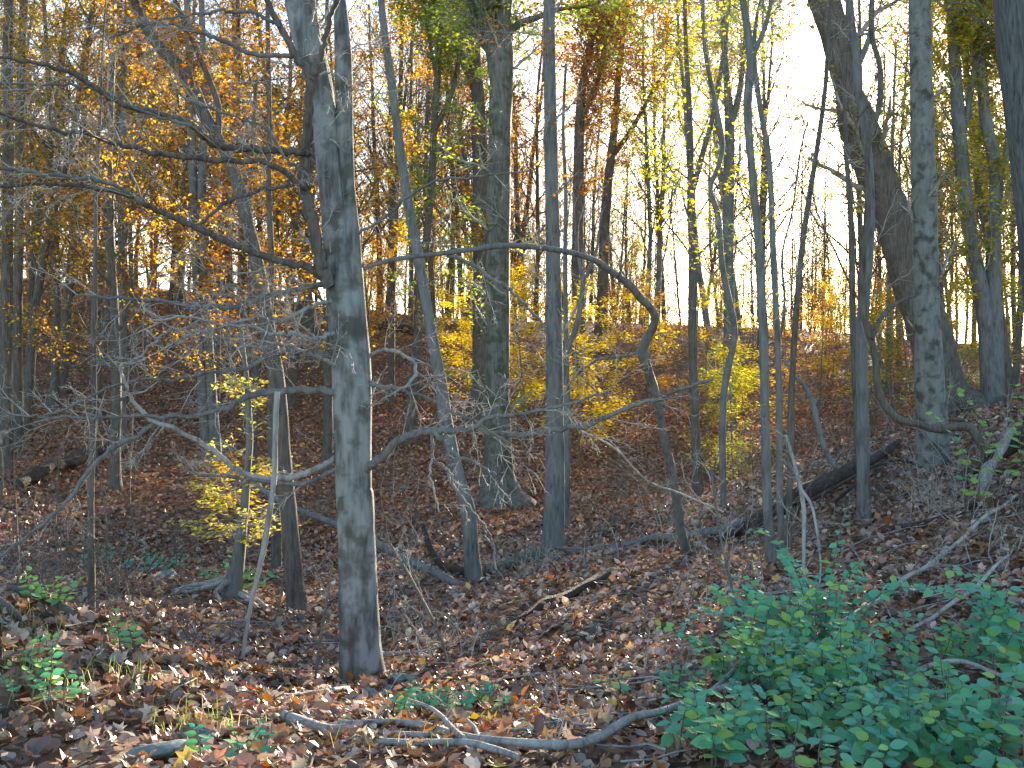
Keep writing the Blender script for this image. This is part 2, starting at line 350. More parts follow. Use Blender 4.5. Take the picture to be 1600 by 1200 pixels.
# ------------------------------------------------------------------ growing wood
def rot_away(d, ang, az, rng):
    a = np.cross(d, [0, 0, 1.0]);
    if np.linalg.norm(a) < .1: a = np.cross(d, [1.0, 0, 0])
    a = a / np.linalg.norm(a); b = np.cross(d, a)
    return d * math.cos(ang) + (a * math.cos(az) + b * math.sin(az)) * math.sin(ang)
def grow(W, rng, p, d, length, r, lvl, P, L):
    seg = P['seg'][lvl]; n = max(2, int(round(length / seg))); st = length / n
    pts = [p]; q = p.copy(); dd = d.copy()
    w = P['wander'][lvl]; up = P['up'][lvl]
    rn = rng.normal(0, w, (n, 3))
    for i in range(n):
        dd = dd + rn[i]; dd[2] += up; dd = dd / math.sqrt(dd @ dd); q = q + dd * st; pts.append(q)
    rend = r * P['taper'][lvl]; rad = np.linspace(r, rend, n + 1)
    W[min(lvl, len(W) - 1)].tube(pts, rad, P['sides'][lvl], P.get('col', (1, 1, 1)), cap=False)
    if lvl in P['leaf_lvls']: L.append(np.array(pts))
    if lvl + 1 < len(P['seg']):
        nc = P['kids'][lvl]; nc = int(rng.poisson(nc)) if lvl else nc
        az = rng.uniform(0, 6.3)
        for c in range(nc):
            t = P['start'][lvl] + (1 - P['start'][lvl]) * (c + rng.uniform(.2, .9)) / max(nc, 1); t = min(t, .99)
            f = t * n; k = min(int(f), n - 1); pp = pts[k] + (pts[k + 1] - pts[k]) * (f - k)
            dr = pts[k + 1] - pts[k]; dr = dr / math.sqrt(dr @ dr)
            az += 2.4 + rng.normal(0, .4); ang = P['ang'][lvl] * rng.uniform(.75, 1.25)
            ln = length * P['ratio'][lvl] * (1 - P['shrink'][lvl] * (t - P['start'][lvl])) * rng.uniform(.7, 1.15)
            grow(W, rng, pp, rot_away(dr, ang, az, rng), ln, max(P['rmin'], (r + (rend - r) * t) * P['rk'][lvl]), lvl + 1, P, L)
def put_leaves(L, rng, per_m, size, pal, tmpl=T_DIA, flat=.5, spread=.06, mb=None):
    mb = mb or MB()
    if not L: return mb
    a = np.vstack([x[:-1] for x in L]); b = np.vstack([x[1:] for x in L])
    ln = np.linalg.norm(b - a, axis=1); tot = ln.sum(); n = int(tot * per_m)
    if n < 1: return mb
    k = rng.choice(len(a), n, p=ln / tot); t = rng.random((n, 1)); C = a[k] + (b[k] - a[k]) * t + rng.normal(0, spread, (n, 3))
    N = rng.normal(0, flat, (n, 3)); N[:, 2] += 1
    head = norm(b[k] - a[k]) + rng.normal(0, .7, (n, 3)) + [0, 0, -.35]
    mb.leaves(C, N, rng.uniform(size * .7, size * 1.25, n), palette(rng, n, *pal), tmpl, rng, head)
    return mb

TREE = dict(seg=[1.0, .55, .35, .25], wander=[.035, .13, .2, .28], up=[.03, .07, .05, .0], taper=[.3, .25, .3, .5], sides=[8, 5, 4, 3],
            kids=[16, 7, 4, 0], start=[.38, .2, .15, 0], ang=[.75, .8, .8, 0], ratio=[.30, .42, .5, 0], shrink=[.55, .5, .4, 0], rk=[.42, .5, .5, 0], rmin=.006, leaf_lvls=(2, 3))
def make_tree(name, cat, seed, h, r, pal, per_m, bark, size=.095, over=None, flat=.6):
    rng = np.random.default_rng(seed); P = dict(TREE); P.update(over or {})
    wood, fine, L = MB(), MB(), []
    root = empty(name, (0, 0, 0), 'x', cat)
    # root flare
    grow([wood, wood, fine, fine], rng, np.array([0, 0, -.3]), np.array([rng.normal(0, .04), rng.normal(0, .04), 1.0]), h, r, 0, P, L)
    wood.tube([[0, 0, -.3], [0, 0, .1], [0, 0, .5]], [r * 1.7, r * 1.35, r * .98], 8)
    wood.build('trunk', bark, root); fine.build('twigs', M['twig_dark'], root, kind='stuff')
    if pal is not None and per_m > 0:
        put_leaves(L, rng, per_m, size, pal, flat=flat).build('crown', M['leaf'], root, kind='stuff')
    return root

# ------------------------------------------------------------------ named trees, by their place in the photograph
def path3(pts, D0, D1=None, n=5):
    """pts: (px,py,width px) -> world points and radii"""
    P = np.array([(p[0], p[1], p[2]) for p in pts], float); D1 = D0 if D1 is None else D1
    S = catmull(P, n); l = np.concatenate([[0], np.cumsum(np.linalg.norm(S[1:, :2] - S[:-1, :2], axis=1))]); t = l / l[-1]
    D = D0 + (D1 - D0) * t
    W = np.stack([(S[:, 0] - 800) / FPX * D, D, CAMZ + (600 - S[:, 1]) / FPX * D], 1)
    return W, np.maximum(S[:, 2], .6) / 2 / FPX * D
TOP = dict(seg=[.8, .5, .3, .25], wander=[.05, .15, .2, .28], up=[.05, .08, .05, 0], taper=[.35, .25, .3, .5], sides=[8, 5, 4, 3],
           kids=[9, 6, 3, 0], start=[.1, .2, .15, 0], ang=[.7, .8, .8, 0], ratio=[.38, .45, .5, 0], shrink=[.5, .5, .4, 0], rk=[.45, .5, .5, 0], rmin=.006, leaf_lvls=(2, 3))
TW = dict(seg=[.16, .11, .07], wander=[.16, .22, .3], up=[0, 0, 0], taper=[.35, .4, .5], sides=[5, 3, 3], kids=[6, 3, 0], start=[.15, .15, 0],
          ang=[.7, .75, 0], ratio=[.5, .5, 0], shrink=[.5, .4, 0], rk=[.6, .65, 0], rmin=.0024, leaf_lvls=(0, 1, 2))
def twigs_on(mb, pts, rng, n, length, r, up=0.0, bias=(0, 0, 0), t0=.1, wander=1.0, kids=6, L=None, t1=1.0):
    P = dict(TW); P['up'] = [up, up, up]; P['wander'] = [w * wander for w in TW['wander']]; P['kids'] = [kids, 3, 0]
    L = [] if L is None else L
    pts = np.asarray(pts); m = len(pts) - 1
    for i in range(n):
        t = t0 + (t1 - t0) * (i + rng.random()) / n; f = min(t * m, m - .01); k = int(f); p = pts[k] + (pts[k + 1] - pts[k]) * (f - k)
        d = norm(pts[k + 1] - pts[k]); d2 = norm(rot_away(d, rng.uniform(.5, 1.1), rng.uniform(0, 6.3), rng) + np.array(bias))
        grow([mb], rng, p, d2, length * rng.uniform(.5, 1.2), r * rng.uniform(.7, 1.1), 0, P, L)
    return L
def stem_tree(name, label, stems, D, bark, cat='tree', top=0, flare=1.0, seed=1, sides=14, rough=.02, flute=.03, top_pal=None, side_twigs=6, twig_len=.7, D1=None, roots=0, top_perm=6, leafy=None):
    """stems: list of pixel paths from the ground up"""
    rng = np.random.default_rng(seed)
    base, _ = path3(stems[0][:2], D); o = base[0].copy(); gzz = g1(o[0], o[1]); org = np.array([o[0], o[1], gzz])
    root = empty(name, org, label, cat); fine = MB(); L = []; LL = []; ends = []
    for i, st in enumerate(stems):
        mb = MB(); W, R = path3(st, D, D1)
        if i == 0:
            # sink into the ground, flare
            W[:, 2] += 0; h = W[:, 2] - W[0, 2]; R = R * (1 + (flare - 1) * np.exp(-h / .35))
            low = W[0].copy(); low[2] = min(gzz, W[0, 2]) - .35; W = np.vstack([low, W]); R = np.concatenate([[R[0] * 1.15], R])
        mb.tube(W, R, sides, rough=rough, flute=flute, seed=seed * 1.7 + i)
        if i == 0 and roots:
            for a in range(roots):
                an = a * 6.28 / roots + rng.uniform(-.3, .3); q = [org + [0, 0, .35 * R[1] / .3]]; rr = [R[1] * .55]
                for k in range(1, 5):
                    x = o[0] + math.cos(an) * R[1] * (.7 + k * .75); y = o[1] + math.sin(an) * R[1] * (.7 + k * .75)
                    q.append(np.array([x, y, g1(x, y) + .10 * (1 - k / 4) - .02])); rr.append(R[1] * (.5 - k * .1)); an += rng.normal(0, .15)
                mb.tube(q, rr, 7, cap=False)
        mb.build('trunk' if i == 0 else 'stem', bark, root, org)
        if st[-1][1] <= 5: ends.append((W[-1], norm(W[-1] - W[-4]), R[-1]))
        if side_twigs: twigs_on(fine, W, rng, side_twigs, twig_len, max(.004, R[-1] * .25), up=.03, t0=.35, L=LL, kids=8 if leafy else 6)
    if top and ends:
        tw, tf = MB(), MB(); P = dict(TOP)
        for (p, d, r) in ends: grow([tw, tw, tf, tf], rng, p, d + np.array([0, 0, .3]), top, r, 0, P, L)
        tw.build('limb', bark, root, org)
        fine.v += tf.v; fine.c += tf.c; fine.sm += tf.sm; fine.lt += tf.lt; fine.li += [x + fine.n for x in tf.li]; fine.n += tf.n
        if top_pal is not None: put_leaves(L, rng, top_perm, .10, top_pal).build('crown', M['leaf'], root, org, kind='stuff')
    fine.build('twigs', M['twig'], root, org, kind='stuff')
    if leafy: put_leaves(LL, rng, leafy[1], leafy[2], leafy[0], flat=.4).build('foliage', M['leaf'], root, org, kind='stuff')
    return root, org, rng

# --- the forked grey tree in the foreground
rA, oA, rgA = stem_tree('forked_tree', 'big smooth grey forked tree trunk in the foreground, arching bare branches on both sides',
    [[(567,1068,74),(563,1020,66),(560,960,61),(557,860,57),(554,778,58),(552,765,55),(551,700,56),(549,620,57),(545,560,56),(538,500,52),(532,440,48),(528,400,44),(522,330,42),(514,250,40),(506,180,38),(500,135,40),(487,85,44),(474,40,43),(466,-6,43)],
     [(560,720,40),(563,640,36),(562,560,34),(557,500,32),(553,430,30),(549,360,27),(542,290,26),(539,210,27),(538,140,28),(536,70,26),(531,-6,18)],
     [(505,160,34),(497,110,30),(489,60,26),(480,-6,22)]],
    7.5, M['bark_main'], top=4, flare=1.06, seed=3, sides=30, rough=.012, flute=.05, side_twigs=5, twig_len=.5)
def branch(pts, D0, D1, mat='twig', ntw=10, tl=.45, tr=.005, up=0.0, bias=(0, 0, 0), seed=0, root=rA, org=oA, name='branch', wander=1.0, kids=6, t0=.15, twmat='twig', n=5):
    rng = np.random.default_rng(100 + seed); W, R = path3(pts, D0, D1, n); mb = MB()
    if len(W) > 4: W[1:-1] += rng.normal(0, .006, (len(W) - 2, 3))
    mb.tube(W, R, 8, rough=.03, seed=seed); b = mb.build(name, M[mat], root, org)
    if ntw:
        f = MB(); twigs_on(f, W, rng, ntw, tl, tr, up, bias, t0, wander, kids); t = f.build('twigs', M[twmat], b, kind='stuff', origin=org)
    return W
# upright forked limb on its left side
branch([(514,445,22),(505,425,20),(499,400,19),(486,337,18),(474,290,18),(478,236,16),(482,172,15),(486,125,14),(468,95,11),(445,55,10),(415,-4,9)], 7.35, 7.1, 'bark_brown', 8, .5, .006, seed=1)
branch([(486,125,12),(497,100,11),(508,60,9),(520,20,8),(533,-8,7)], 7.15, 7.0, 'bark_brown', 3, .4, .005, seed=2)
branch([(500,116,3.5),(515,114,3),(530,120,3),(545,132,2.5),(562,140,2),(600,146,1.5)], 7.1, 7.0, 'twig', 3, .3, .003, seed=33)
branch([(484,238,12),(476,237,12),(440,236,12),(405,233,11),(351,230,11),(320,216,11),(290,189,10),(236,175,9),(189,162,9),(159,145,9),(132,125,8),(84,105,7),(44,95,6),(-10,88,5)], 7.22, 6.0, 'bark_brown', 13, .55, .006, seed=3, bias=(-.3, 0, .1))
branch([(300,196,6),(275,190,5),(235,180,4),(160,143,5),(110,133,5),(60,132,4),(-10,128,4)], 6.6, 6.3, 'bark_grey', 8, .5, .005, seed=4)
branch([(483,294,11),(472,289,11),(440,265,10),(405,253,9),(337,250,9),(256,243,8),(209,230,8),(175,223,7),(145,213,7),(67,199,6),(-10,175,5)], 7.25, 5.9, 'bark_brown', 13, .55, .006, seed=5, bias=(-.3, 0, 0))
branch([(530,452,14),(510,438,14),(480,418,13),(440,408,12),(405,398,11),(337,371,11),(297,351,10),(243,327,10),(216,314,10),(186,300,8),(135,292,7),(88,287,6),(-10,290,5)], 7.45, 6.1, 'bark_brown', 14, .6, .006, seed=6, bias=(-.2, 0, 0))
branch([(218,315,8),(205,305,7),(186,292,6),(150,282,6),(118,277,6),(60,270,5),(-10,262,5)], 6.5, 6.0, 'bark_grey', 8, .5, .005, seed=7)
branch([(484,292,6),(460,289,6),(440,292,6),(405,297,6),(354,317,6),(320,345,5),(300,362,4)], 7.25, 6.9, 'bark_brown', 5, .4, .004, seed=8)
branch([(466,86,8),(452,86,8),(412,88,7),(371,76,7),(340,60,6),(314,51,6),(270,38,5),(219,42,4),(170,60,3)], 7.2, 6.7, 'bark_grey', 9, .5, .005, seed=9)
branch([(436,42,6),(425,34,6),(400,22,5),(371,19,5),(340,18,5),(304,24,4),(260,30,4),(219,37,3),(180,52,2)], 7.1, 6.7, 'bark_grey', 8, .5, .004, seed=10)
branch([(482,275,5),(465,262,5),(440,240,5),(420,205,5),(385,188,4),(345,175,4),(300,160,4),(270,140,3)], 7.1, 6.8, 'bark_grey', 7, .5, .004, seed=11)
# lower left limbs
branch([(535,440,10),(512,444,10),(472,451,9),(422,461,8),(371,478,8),(320,480,7),(253,471,6),(186,466,5),(118,461,4)], 7.48, 6.6, 'bark_grey', 14, .55, .0055, seed=12, bias=(0, 0, -.25), wander=1.5, kids=7)
branch([(545,618,13),(525,614,13),(493,609,12),(460,609,11),(432,613,11),(391,619,10),(354,636,9),(304,650,8),(256,653,8),(216,680,8),(172,704,7),(135,744,7),(91,798,6),(34,844,5),(-8,875,5)], 7.48, 6.6, 'bark_grey', 12, .5, .005, seed=13)
branch([(258,653,6),(219,648,6),(180,652,5),(135,653,5),(80,652,4),(40,650,4),(0,645,3)], 7.0, 6.8, 'bark_grey', 9, .5, .005, seed=14)
branch([(545,705,10),(525,715,10),(499,731,10),(470,742,10),(439,748,10),(400,746,9),(371,735,9),(354,721,8),(324,697,8),(277,673,7),(235,655,7),(205,622,6),(197,600,5),(189,575,6),(205,565,5),(219,557,5),(236,538,5),(260,520,4),(283,501,3)], 7.48, 6.7, 'dead', 10, .45, .005, seed=15)
branch([(540,728,7),(515,737,7),(485,752,7),(450,756,7),(400,750,6),(350,742,5),(310,742,4),(292,728,3)], 7.48, 7.0, 'bark_grey', 6, .4, .004, seed=16)
branch([(540,556,7),(495,552,7),(455,548,7),(420,558,6),(388,575,6),(355,580,5),(321,582,5),(270,594,5),(230,592,5),(169,605,4),(110,635,4),(67,650,3)], 7.48, 6.8, 'bark_grey', 11, .5, .005, seed=17)
branch([(545,516,8),(515,522,8),(490,530,7),(455,522,7),(420,520,6),(380,508,5),(330,515,4),(280,530,3)], 7.48, 6.6, 'dead', 16, .5, .006, seed=18, wander=1.9, kids=6, bias=(0, 0, -.1))
branch([(540,466,7),(515,470,7),(490,478,6),(440,500,6),(400,496,5),(350,508,4),(300,495,4),(240,500,3)], 7.48, 6.5, 'dead', 16, .5, .006, seed=19, wander=1.9, kids=6, bias=(0, 0, .1))
branch([(545,575,6),(520,568,6),(490,555,6),(450,540,5),(410,535,5),(370,545,4)], 7.48, 6.8, 'dead', 10, .4, .005, seed=34, wander=1.9, kids=5)
# lower right limb
branch([(550,742,13),(572,732,14),(597,714,14),(624,687,13),(645,678,12),(672,672,12),(699,672,11),(725,672,10),(745,668,10),(773,678,9),(810,680,9),(867,673,8),(918,663,8),(969,641,7),(1019,626,6),(1070,606,5),(1115,592,4)], 7.48, 6.6, 'bark_grey', 14, .45, .0045, seed=20)
branch([(743,668,8),(766,653,7),(800,648,6),(851,641,5),(900,628,4),(950,612,3)], 7.05, 6.8, 'bark_grey', 9, .45, .004, seed=21)
branch([(672,672,7),(685,682,7),(699,694,6),(716,711,5),(749,727,4),(775,742,3)], 7.1, 6.9, 'bark_grey', 3, .3, .003, seed=22)
branch([(674,673,6),(676,695,5),(675,717,5),(699,734,5),(709,758,5),(732,792,4),(752,815,4),(768,845,3),(775,890,3)], 7.1, 7.0, 'bark_grey', 4, .25, .003, seed=23)
branch([(676,716,4),(672,745,3.5),(680,771,3),(686,800,2.5)], 7.08, 7.05, 'dead', 2, .2, .003, seed=24)
branch([(560,366,5),(600,340,5),(631,314,5),(682,283,4),(720,278,4),(766,273,3),(834,266,2)], 7.3, 7.0, 'bark_grey', 5, .4, .004, seed=25)
branch([(575,560,6),(600,545,6),(640,560,5),(648,585,5),(620,612,4),(600,622,3)], 7.48, 7.0, 'dead', 6, .4, .004, seed=26)
branch([(575,600,6),(640,612,5),(700,640,5),(745,660,4),(790,690,3)], 7.48, 7.0, 'bark_grey', 8, .4, .004, seed=35, wander=1.3)

# --- the bent sapling that arches to the forked tree
rB, oB, rgB = stem_tree('bent_sapling', 'thin crooked sapling arching over to the left until it meets the forked tree',
    [[(1075,872,16),(1062,820,15),(1056,775,14),(1050,737,14),(1036,677,13),(1026,619,13),(1013,580,15),(1004,550,19),(1008,535,15),(1019,515,13),(1023,494,13),(1012,476,12),(1002,467,12),(985,446,12),(969,434,10),(935,410,10),(901,397,9),(851,388,9),(800,384,9),(760,386,10),(743,389,8),(690,396,7.5),(631,403,7),(590,412,6.5),(562,424,6)]],
    12, M['bark_grey'], D1=7.9, side_twigs=12, twig_len=.6, seed=5, sides=8, rough=.03)
branch([(699,399,7),(735,412,6),(766,434,6),(790,448,6),(807,464,5),(830,486,5),(853,512,4)], 8.6, 8.4, 'bark_grey', 5, .4, .004, root=rB, org=oB, seed=27)
branch([(1003,545,7),(985,555,4),(940,560,4),(905,580,3)], 11, 10.6, 'bark_grey', 4, .5, .004, root=rB, org=oB, seed=28)

# --- other trees one can point at
G = M['bark_grey']; BR = M['bark_brown']
stem_tree('leaning_tree', 'slim grey tree leaning left, just right of the forked tree',
    [[(741,908,26),(736,860,25),(732,800,23),(720,760,22),(712,730,22),(705,704,22),(695,650,21),(689,602,20),(678,542,18),(668,484,17),(656,415,17),(648,370,16),(640,330,16),(625,230,14),(612,130,13),(602,60,12),(595,-6,11)]], 13, G, top=4, seed=6, top_pal=ORANGE, flare=1.1)
stem_tree('double_trunk_tree', 'thickest tree in the hollow, mossy fork high up and a broad flared foot',
    [[(784,790,88),(782,775,66),(780,757,53),(779,735,45),(778,690,42),(777,600,38),(778,480,38),(779,300,37),(781,200,36),(783,140,36),(787,90,32),(785,50,28),(789,-6,26)],
     [(783,160,30),(778,110,30),(768,60,28),(756,25,26),(748,-6,28)],
     [(785,130,17),(775,95,16),(760,70,15),(742,35,15),(735,-6,14)],
     [(792,55,12),(810,38,11),(840,27,9),(870,15,7),(905,12,5),(930,5,3)]], 22, M['bark_mossy'], top=7, flare=1.35, seed=7, sides=18, top_pal=None, leafy=(LIME, 7, .11), side_twigs=16, twig_len=1.6)
stem_tree('shadowed_tree', 'dark trunk standing close behind the left side of the thickest hollow tree',
    [[(750,636,34),(752,600,30),(752,500,27),(752,400,26),(751,300,25),(750,230,24),(747,150,20),(742,90,18),(740,-6,16)],
     [(747,150,14),(722,90,14),(702,50,12),(692,20,11),(690,-6,10)], [(716,75,9),(728,30,8),(735,-6,7)]], 30, BR, top=6, seed=8, top_pal=ORANGE, flare=1.2, leafy=(ORANGE, 14, .13), side_twigs=18, twig_len=2.0)
stem_tree('straight_tree', 'straight smooth grey trunk without a fork, right of the thickest hollow tree',
    [[(865,857,38),(866,830,33),(867,750,31),(867,650,29),(866,560,27),(864,400,23),(861,250,21),(859,120,19),(858,-6,18)]], 15, G, top=6, seed=9, top_pal=YELLOW, flare=1.1, sides=18, leafy=(ORANGE, 3, .08), side_twigs=12, twig_len=1.1)
stem_tree('slender_forked_tree', 'slender pale tree, half hidden behind the straight smooth trunk, forking at mid height',
    [[(884,815,13),(885,737,12),(886,650,11),(885,590,10),(885,552,10),(893,530,9),(902,505,9),(908,470,8),(911,440,8),(905,410,5),(900,380,4),(895,300,3)],
     [(885,552,8),(884,480,7),(883,400,7),(884,300,6),(880,200,5),(884,100,4)], [(911,440,5),(922,418,5),(932,390,4),(940,330,3)]], 17, G, seed=10, side_twigs=8)
stem_tree('swerving_tree', 'tall dark tree that swerves left as it rises, left of the forked tree',
    [[(466,962,34),(462,930,28),(456,860,27),(450,790,26),(443,720,25),(438,640,24),(430,575,24),(420,520,23),(410,455,22),(397,390,22),(387,350,21),(375,297,20),(358,253,18),(341,216,17),(325,190,19),(312,165,21),(304,145,21),(289,113,20),(270,95,20),(250,75,18),(236,55,17),(221,30,15),(207,-6,14)],
     [(341,218,10),(342,190,10),(340,160,9),(325,120,9),(300,60,8),(282,20,8),(270,-6,7)]], 12, BR, top=4, seed=11, flare=1.15, top_pal=ORANGE, leafy=(ORANGE, 8, .075), side_twigs=16, twig_len=0.9)
stem_tree('shadow_stem_tree', 'thin dark stem hidden close behind the foot of the swerving tree',
    [[(432,830,16),(428,760,14),(425,690,13),(424,600,12),(422,500,10),(424,400,9),(420,300,9),(421,200,8),(418,-6,7)]], 16, BR, top=3, seed=12, top_pal=ORANGE, leafy=(ORANGE, 16, .085), side_twigs=18, twig_len=1.1)
rT7, oT7, _ = stem_tree('golden_sapling', 'young tree with spreading bare roots and sprays of golden yellow leaves',
    [[(360,936,30),(366,905,24),(373,870,19),(378,820,16),(382,790,14),(386,740,12),(390,690,11),(388,640,10),(385,590,8),(380,545,6),(376,500,4)]], 12.1, G, seed=13, flare=1.3, side_twigs=4, sides=10)
stem_tree('twin_stemmed_tree', 'twin stemmed grey tree on the far bank, left of the golden sapling',
    [[(325,722,22),(322,690,17),(317,620,15),(312,540,14),(308,440,14),(303,330,13),(300,200,12),(297,90,11),(292,-6,10)],
     [(338,720,20),(333,650,16),(328,570,15),(322,480,14),(318,400,14),(315,300,13),(319,180,11),(315,-6,9)]], 26, G, top=6, seed=14, top_pal=OCHRE, leafy=(ORANGE, 16, .12), side_twigs=18, twig_len=1.8)
stem_tree('pole_tree', 'thin straight pole-like sapling rising from behind the left mound',
    [[(143,960,12),(143,880,11),(142,800,10.5),(144,700,10),(147,620,9),(146,520,8),(149,400,7),(150,300,5),(157,180,4),(160,80,3),(166,-6,2.5)]], 9.6, BR, top=2, seed=15, side_twigs=9, twig_len=.6)
stem_tree('kinked_tree', 'dark slim tree on the bank behind the leaning tree, forked near its top',
    [[(641,672,22),(643,640,16),(648,602,15),(652,540,14),(654,490,13),(659,430,13),(665,388,13),(671,330,12),(675,287,12),(678,202,11),(683,130,11),(686,67,10),(692,-6,9)],
     [(678,205,9),(700,160,9),(712,120,8),(722,60,7),(730,-6,6)], [(682,120,6),(672,70,5),(664,20,5),(662,-6,4)]], 28, BR, top=5, seed=16, top_pal=LIME, top_perm=2, leafy=(LIME, 12, .12), side_twigs=22, twig_len=1.7)
stem_tree('thin_dark_tree', 'thin dark straight tree high on the bank, between forked tree and leaning tree',
    [[(611,622,13),(612,560,10),(613,467,9),(617,388,9),(619,300,9),(624,202,8),(627,100,7),(628,-6,6)]], 34, BR, top=4, seed=17, top_pal=OCHRE, leafy=(OCHRE, 16, .13), side_twigs=18, twig_len=2.0)
stem_tree('wavy_tree', 'wavy thin tree with repeated bends, between the bent sapling and the three slim stems',
    [[(1132,806,13),(1130,760,11),(1129,680,11),(1131,616,11),(1138,575,11),(1146,540,10),(1148,515,10),(1143,484,10),(1133,440,10),(1127,400,9),(1122,337,9),(1110,295,8),(1122,262,8),(1129,225,8),(1120,169,7),(1107,111,7),(1100,60,6),(1098,-6,5)]], 14, G, top=3, seed=18, top_pal=YELLOW, sides=8, leafy=(YGREEN, 8, .07), side_twigs=16, twig_len=0.9)
stem_tree('dark_hollow_tree', 'dark trunk standing in the hollow behind the bent sapling',
    [[(1092,780,20),(1090,740,15),(1087,680,14),(1084,600,14),(1082,501,14),(1083,400,14),(1080,320,13),(1079,250,10),(1077,169,9),(1072,80,7),(1070,-6,6)],
     [(1082,300,9),(1098,240,9),(1112,190,8),(1125,120,7),(1135,50,6),(1140,-6,6)]], 17.5, BR, top=5, seed=19, top_pal=LIME, leafy=(YGREEN, 4, .09), side_twigs=10, twig_len=1.1)
stem_tree('fan_topped_tree', 'grey tree whose limbs fan out overhead behind the wavy thin tree',
    [[(1143,704,21),(1140,600,17),(1139,500,17),(1138,400,17),(1138,337,17),(1139,260,17),(1140,190,15),(1135,120,10),(1130,50,8),(1128,-6,7)],
     [(1139,200,11),(1152,160,10),(1160,110,8),(1166,50,7),(1168,-6,6)], [(1138,260,9),(1122,200,8),(1112,140,7),(1100,50,6),(1095,-6,5)]], 28, G, top=5, seed=20, top_pal=YELLOW, leafy=(YGREEN, 7, .10), side_twigs=22, twig_len=2.0)
stem_tree('slim_pole_tree', 'leftmost and thickest of three slim grey stems growing close together',
    [[(1206,886,19),(1202,830,16),(1198,771,15),(1195,636,14),(1193,535,14),(1188,434,14),(1185,371,13),(1175,270,12),(1168,169,13),(1173,100,13),(1168,50,12),(1160,-6,10)],
     [(1173,92,9),(1185,68,8),(1198,35,7),(1206,-6,6)]], 10, G, top=3, seed=21, sides=10, top_pal=LIME, leafy=(LIME, 3, .06), side_twigs=12, twig_len=0.7)
stem_tree('slim_middle_tree', 'thin grey middle stem of the three growing close together',
    [[(1222,872,13),(1220,820,11),(1218,771,11),(1217,602,10),(1212,467,10),(1208,388,10),(1202,253,9),(1188,169,9),(1178,90,8),(1182,30,5),(1190,-6,4)]], 10.4, G, top=2, seed=22, side_twigs=9, sides=8)
stem_tree('slim_slanting_tree', 'thin stem slanting right as it rises, rightmost of the three growing close together',
    [[(1232,860,12),(1233,820,10),(1234,771,10),(1236,636,10),(1240,552,10),(1247,451,9),(1252,400,9),(1260,337,9),(1276,236,8),(1288,150,7),(1293,84,7),(1296,30,6),(1300,-6,5)],
     [(1217,640,4),(1214,560,4),(1226,480,4),(1222,400,3),(1238,330,3),(1250,240,3),(1262,190,2)]], 11, BR, top=2, seed=23, side_twigs=12, sides=8)
stem_tree('pale_slim_tree', 'pale slim trunk wound with a dark climbing vine, left of the spotted trunk',
    [[(1351,824,26),(1350,798,22),(1349,740,20),(1348,670,20),(1347,600,19),(1347,535,19),(1350,470,18),(1356,400,17),(1359,330,16),(1356,236,13),(1340,135,12),(1337,81,12),(1331,40,11),(1326,-6,10)],
     [(1340,100,8),(1352,75,8),(1360,50,7),(1364,-6,6)]], 12, G, top=3, seed=24, side_twigs=8, sides=12)
stem_tree('dark_slim_tree', 'dark slim pole standing close behind the pale slim trunk with the vine',
    [[(1341,708,12),(1338,640,10),(1335,569,10),(1332,480,10),(1331,400,10),(1329,330,9),(1322,240,7),(1320,150,6),(1322,60,5),(1324,-6,5)]], 15.5, BR, seed=25, side_twigs=6, top=2)
stem_tree('giant_leaning_tree', 'huge dark tree leaning left across the low sun, behind the spotted trunk',
    [[(1484,668,74),(1478,630,68),(1468,585,66),(1452,520,64),(1436,470,62),(1420,420,60),(1408,380,58),(1396,337,56),(1382,300,55),(1367,262,57),(1352,225,58),(1340,190,56),(1325,140,42),(1313,90,42),(1300,40,44),(1284,-8,45)]], 20, BR, top=7, seed=26, sides=20, flute=.05, flare=1.15, roots=6, top_pal=YGREEN, leafy=(YGREEN, 8, .1), side_twigs=14, twig_len=1.6)
stem_tree('spotted_tree', 'straight smooth trunk with dark spots, in front of the huge leaning tree',
    [[(1457,738,58),(1457,715,50),(1457,660,47),(1453,600,44),(1450,520,40),(1447,430,39),(1445,330,38),(1442,240,36),(1439,120,34),(1436,-8,33)]], 14, M['bark_spotted'], top=5, seed=27, sides=20, flare=1.1, side_twigs=6, top_pal=YGREEN)
stem_tree('twin_slope_tree', 'twin trunked grey tree on the right slope behind the yellow leaved shrub',
    [[(1550,650,40),(1547,610,30),(1545,560,28),(1540,500,26),(1530,440,24),(1520,390,22),(1507,304,22),(1499,202,20),(1492,101,18),(1484,-6,15)],
     [(1556,640,28),(1556,560,26),(1553,480,24),(1552,400,22),(1555,330,21),(1556,270,20),(1546,215,18),(1538,169,17),(1532,67,14),(1530,-6,12)],
     [(1556,300,10),(1572,240,10),(1580,160,9),(1562,100,8),(1545,50,7),(1530,20,6)],
     [(1502,230,10),(1512,170,9),(1524,100,8),(1530,40,7),(1536,-6,6)]], 20, G, top=6, seed=28, top_pal=YGREEN, leafy=(YGREEN, 14, .11), side_twigs=20, twig_len=1.7)
stem_tree('red_barked_tree', 'thin reddish dark trunk between the two trunks of the twin slope tree',
    [[(1580,640,18),(1572,560,14),(1560,470,13),(1545,380,12),(1530,300,11),(1522,230,9),(1512,150,8),(1505,60,7),(1500,-6,6)]], 24, BR, top=4, seed=29, leafy=(YGREEN, 16, .11), side_twigs=20, twig_len=1.8)
stem_tree('furrowed_tree', 'deeply furrowed dark trunk of which only the left side shows, cut by the picture edge',
    [[(1664,800,92),(1655,700,80),(1646,560,74),(1634,430,70),(1624,304,72),(1608,169,72),(1597,60,74),(1592,-8,74)]], 9, M['bark_rough'], top=4, seed=30, sides=30, flute=.03, rough=.012, side_twigs=0)
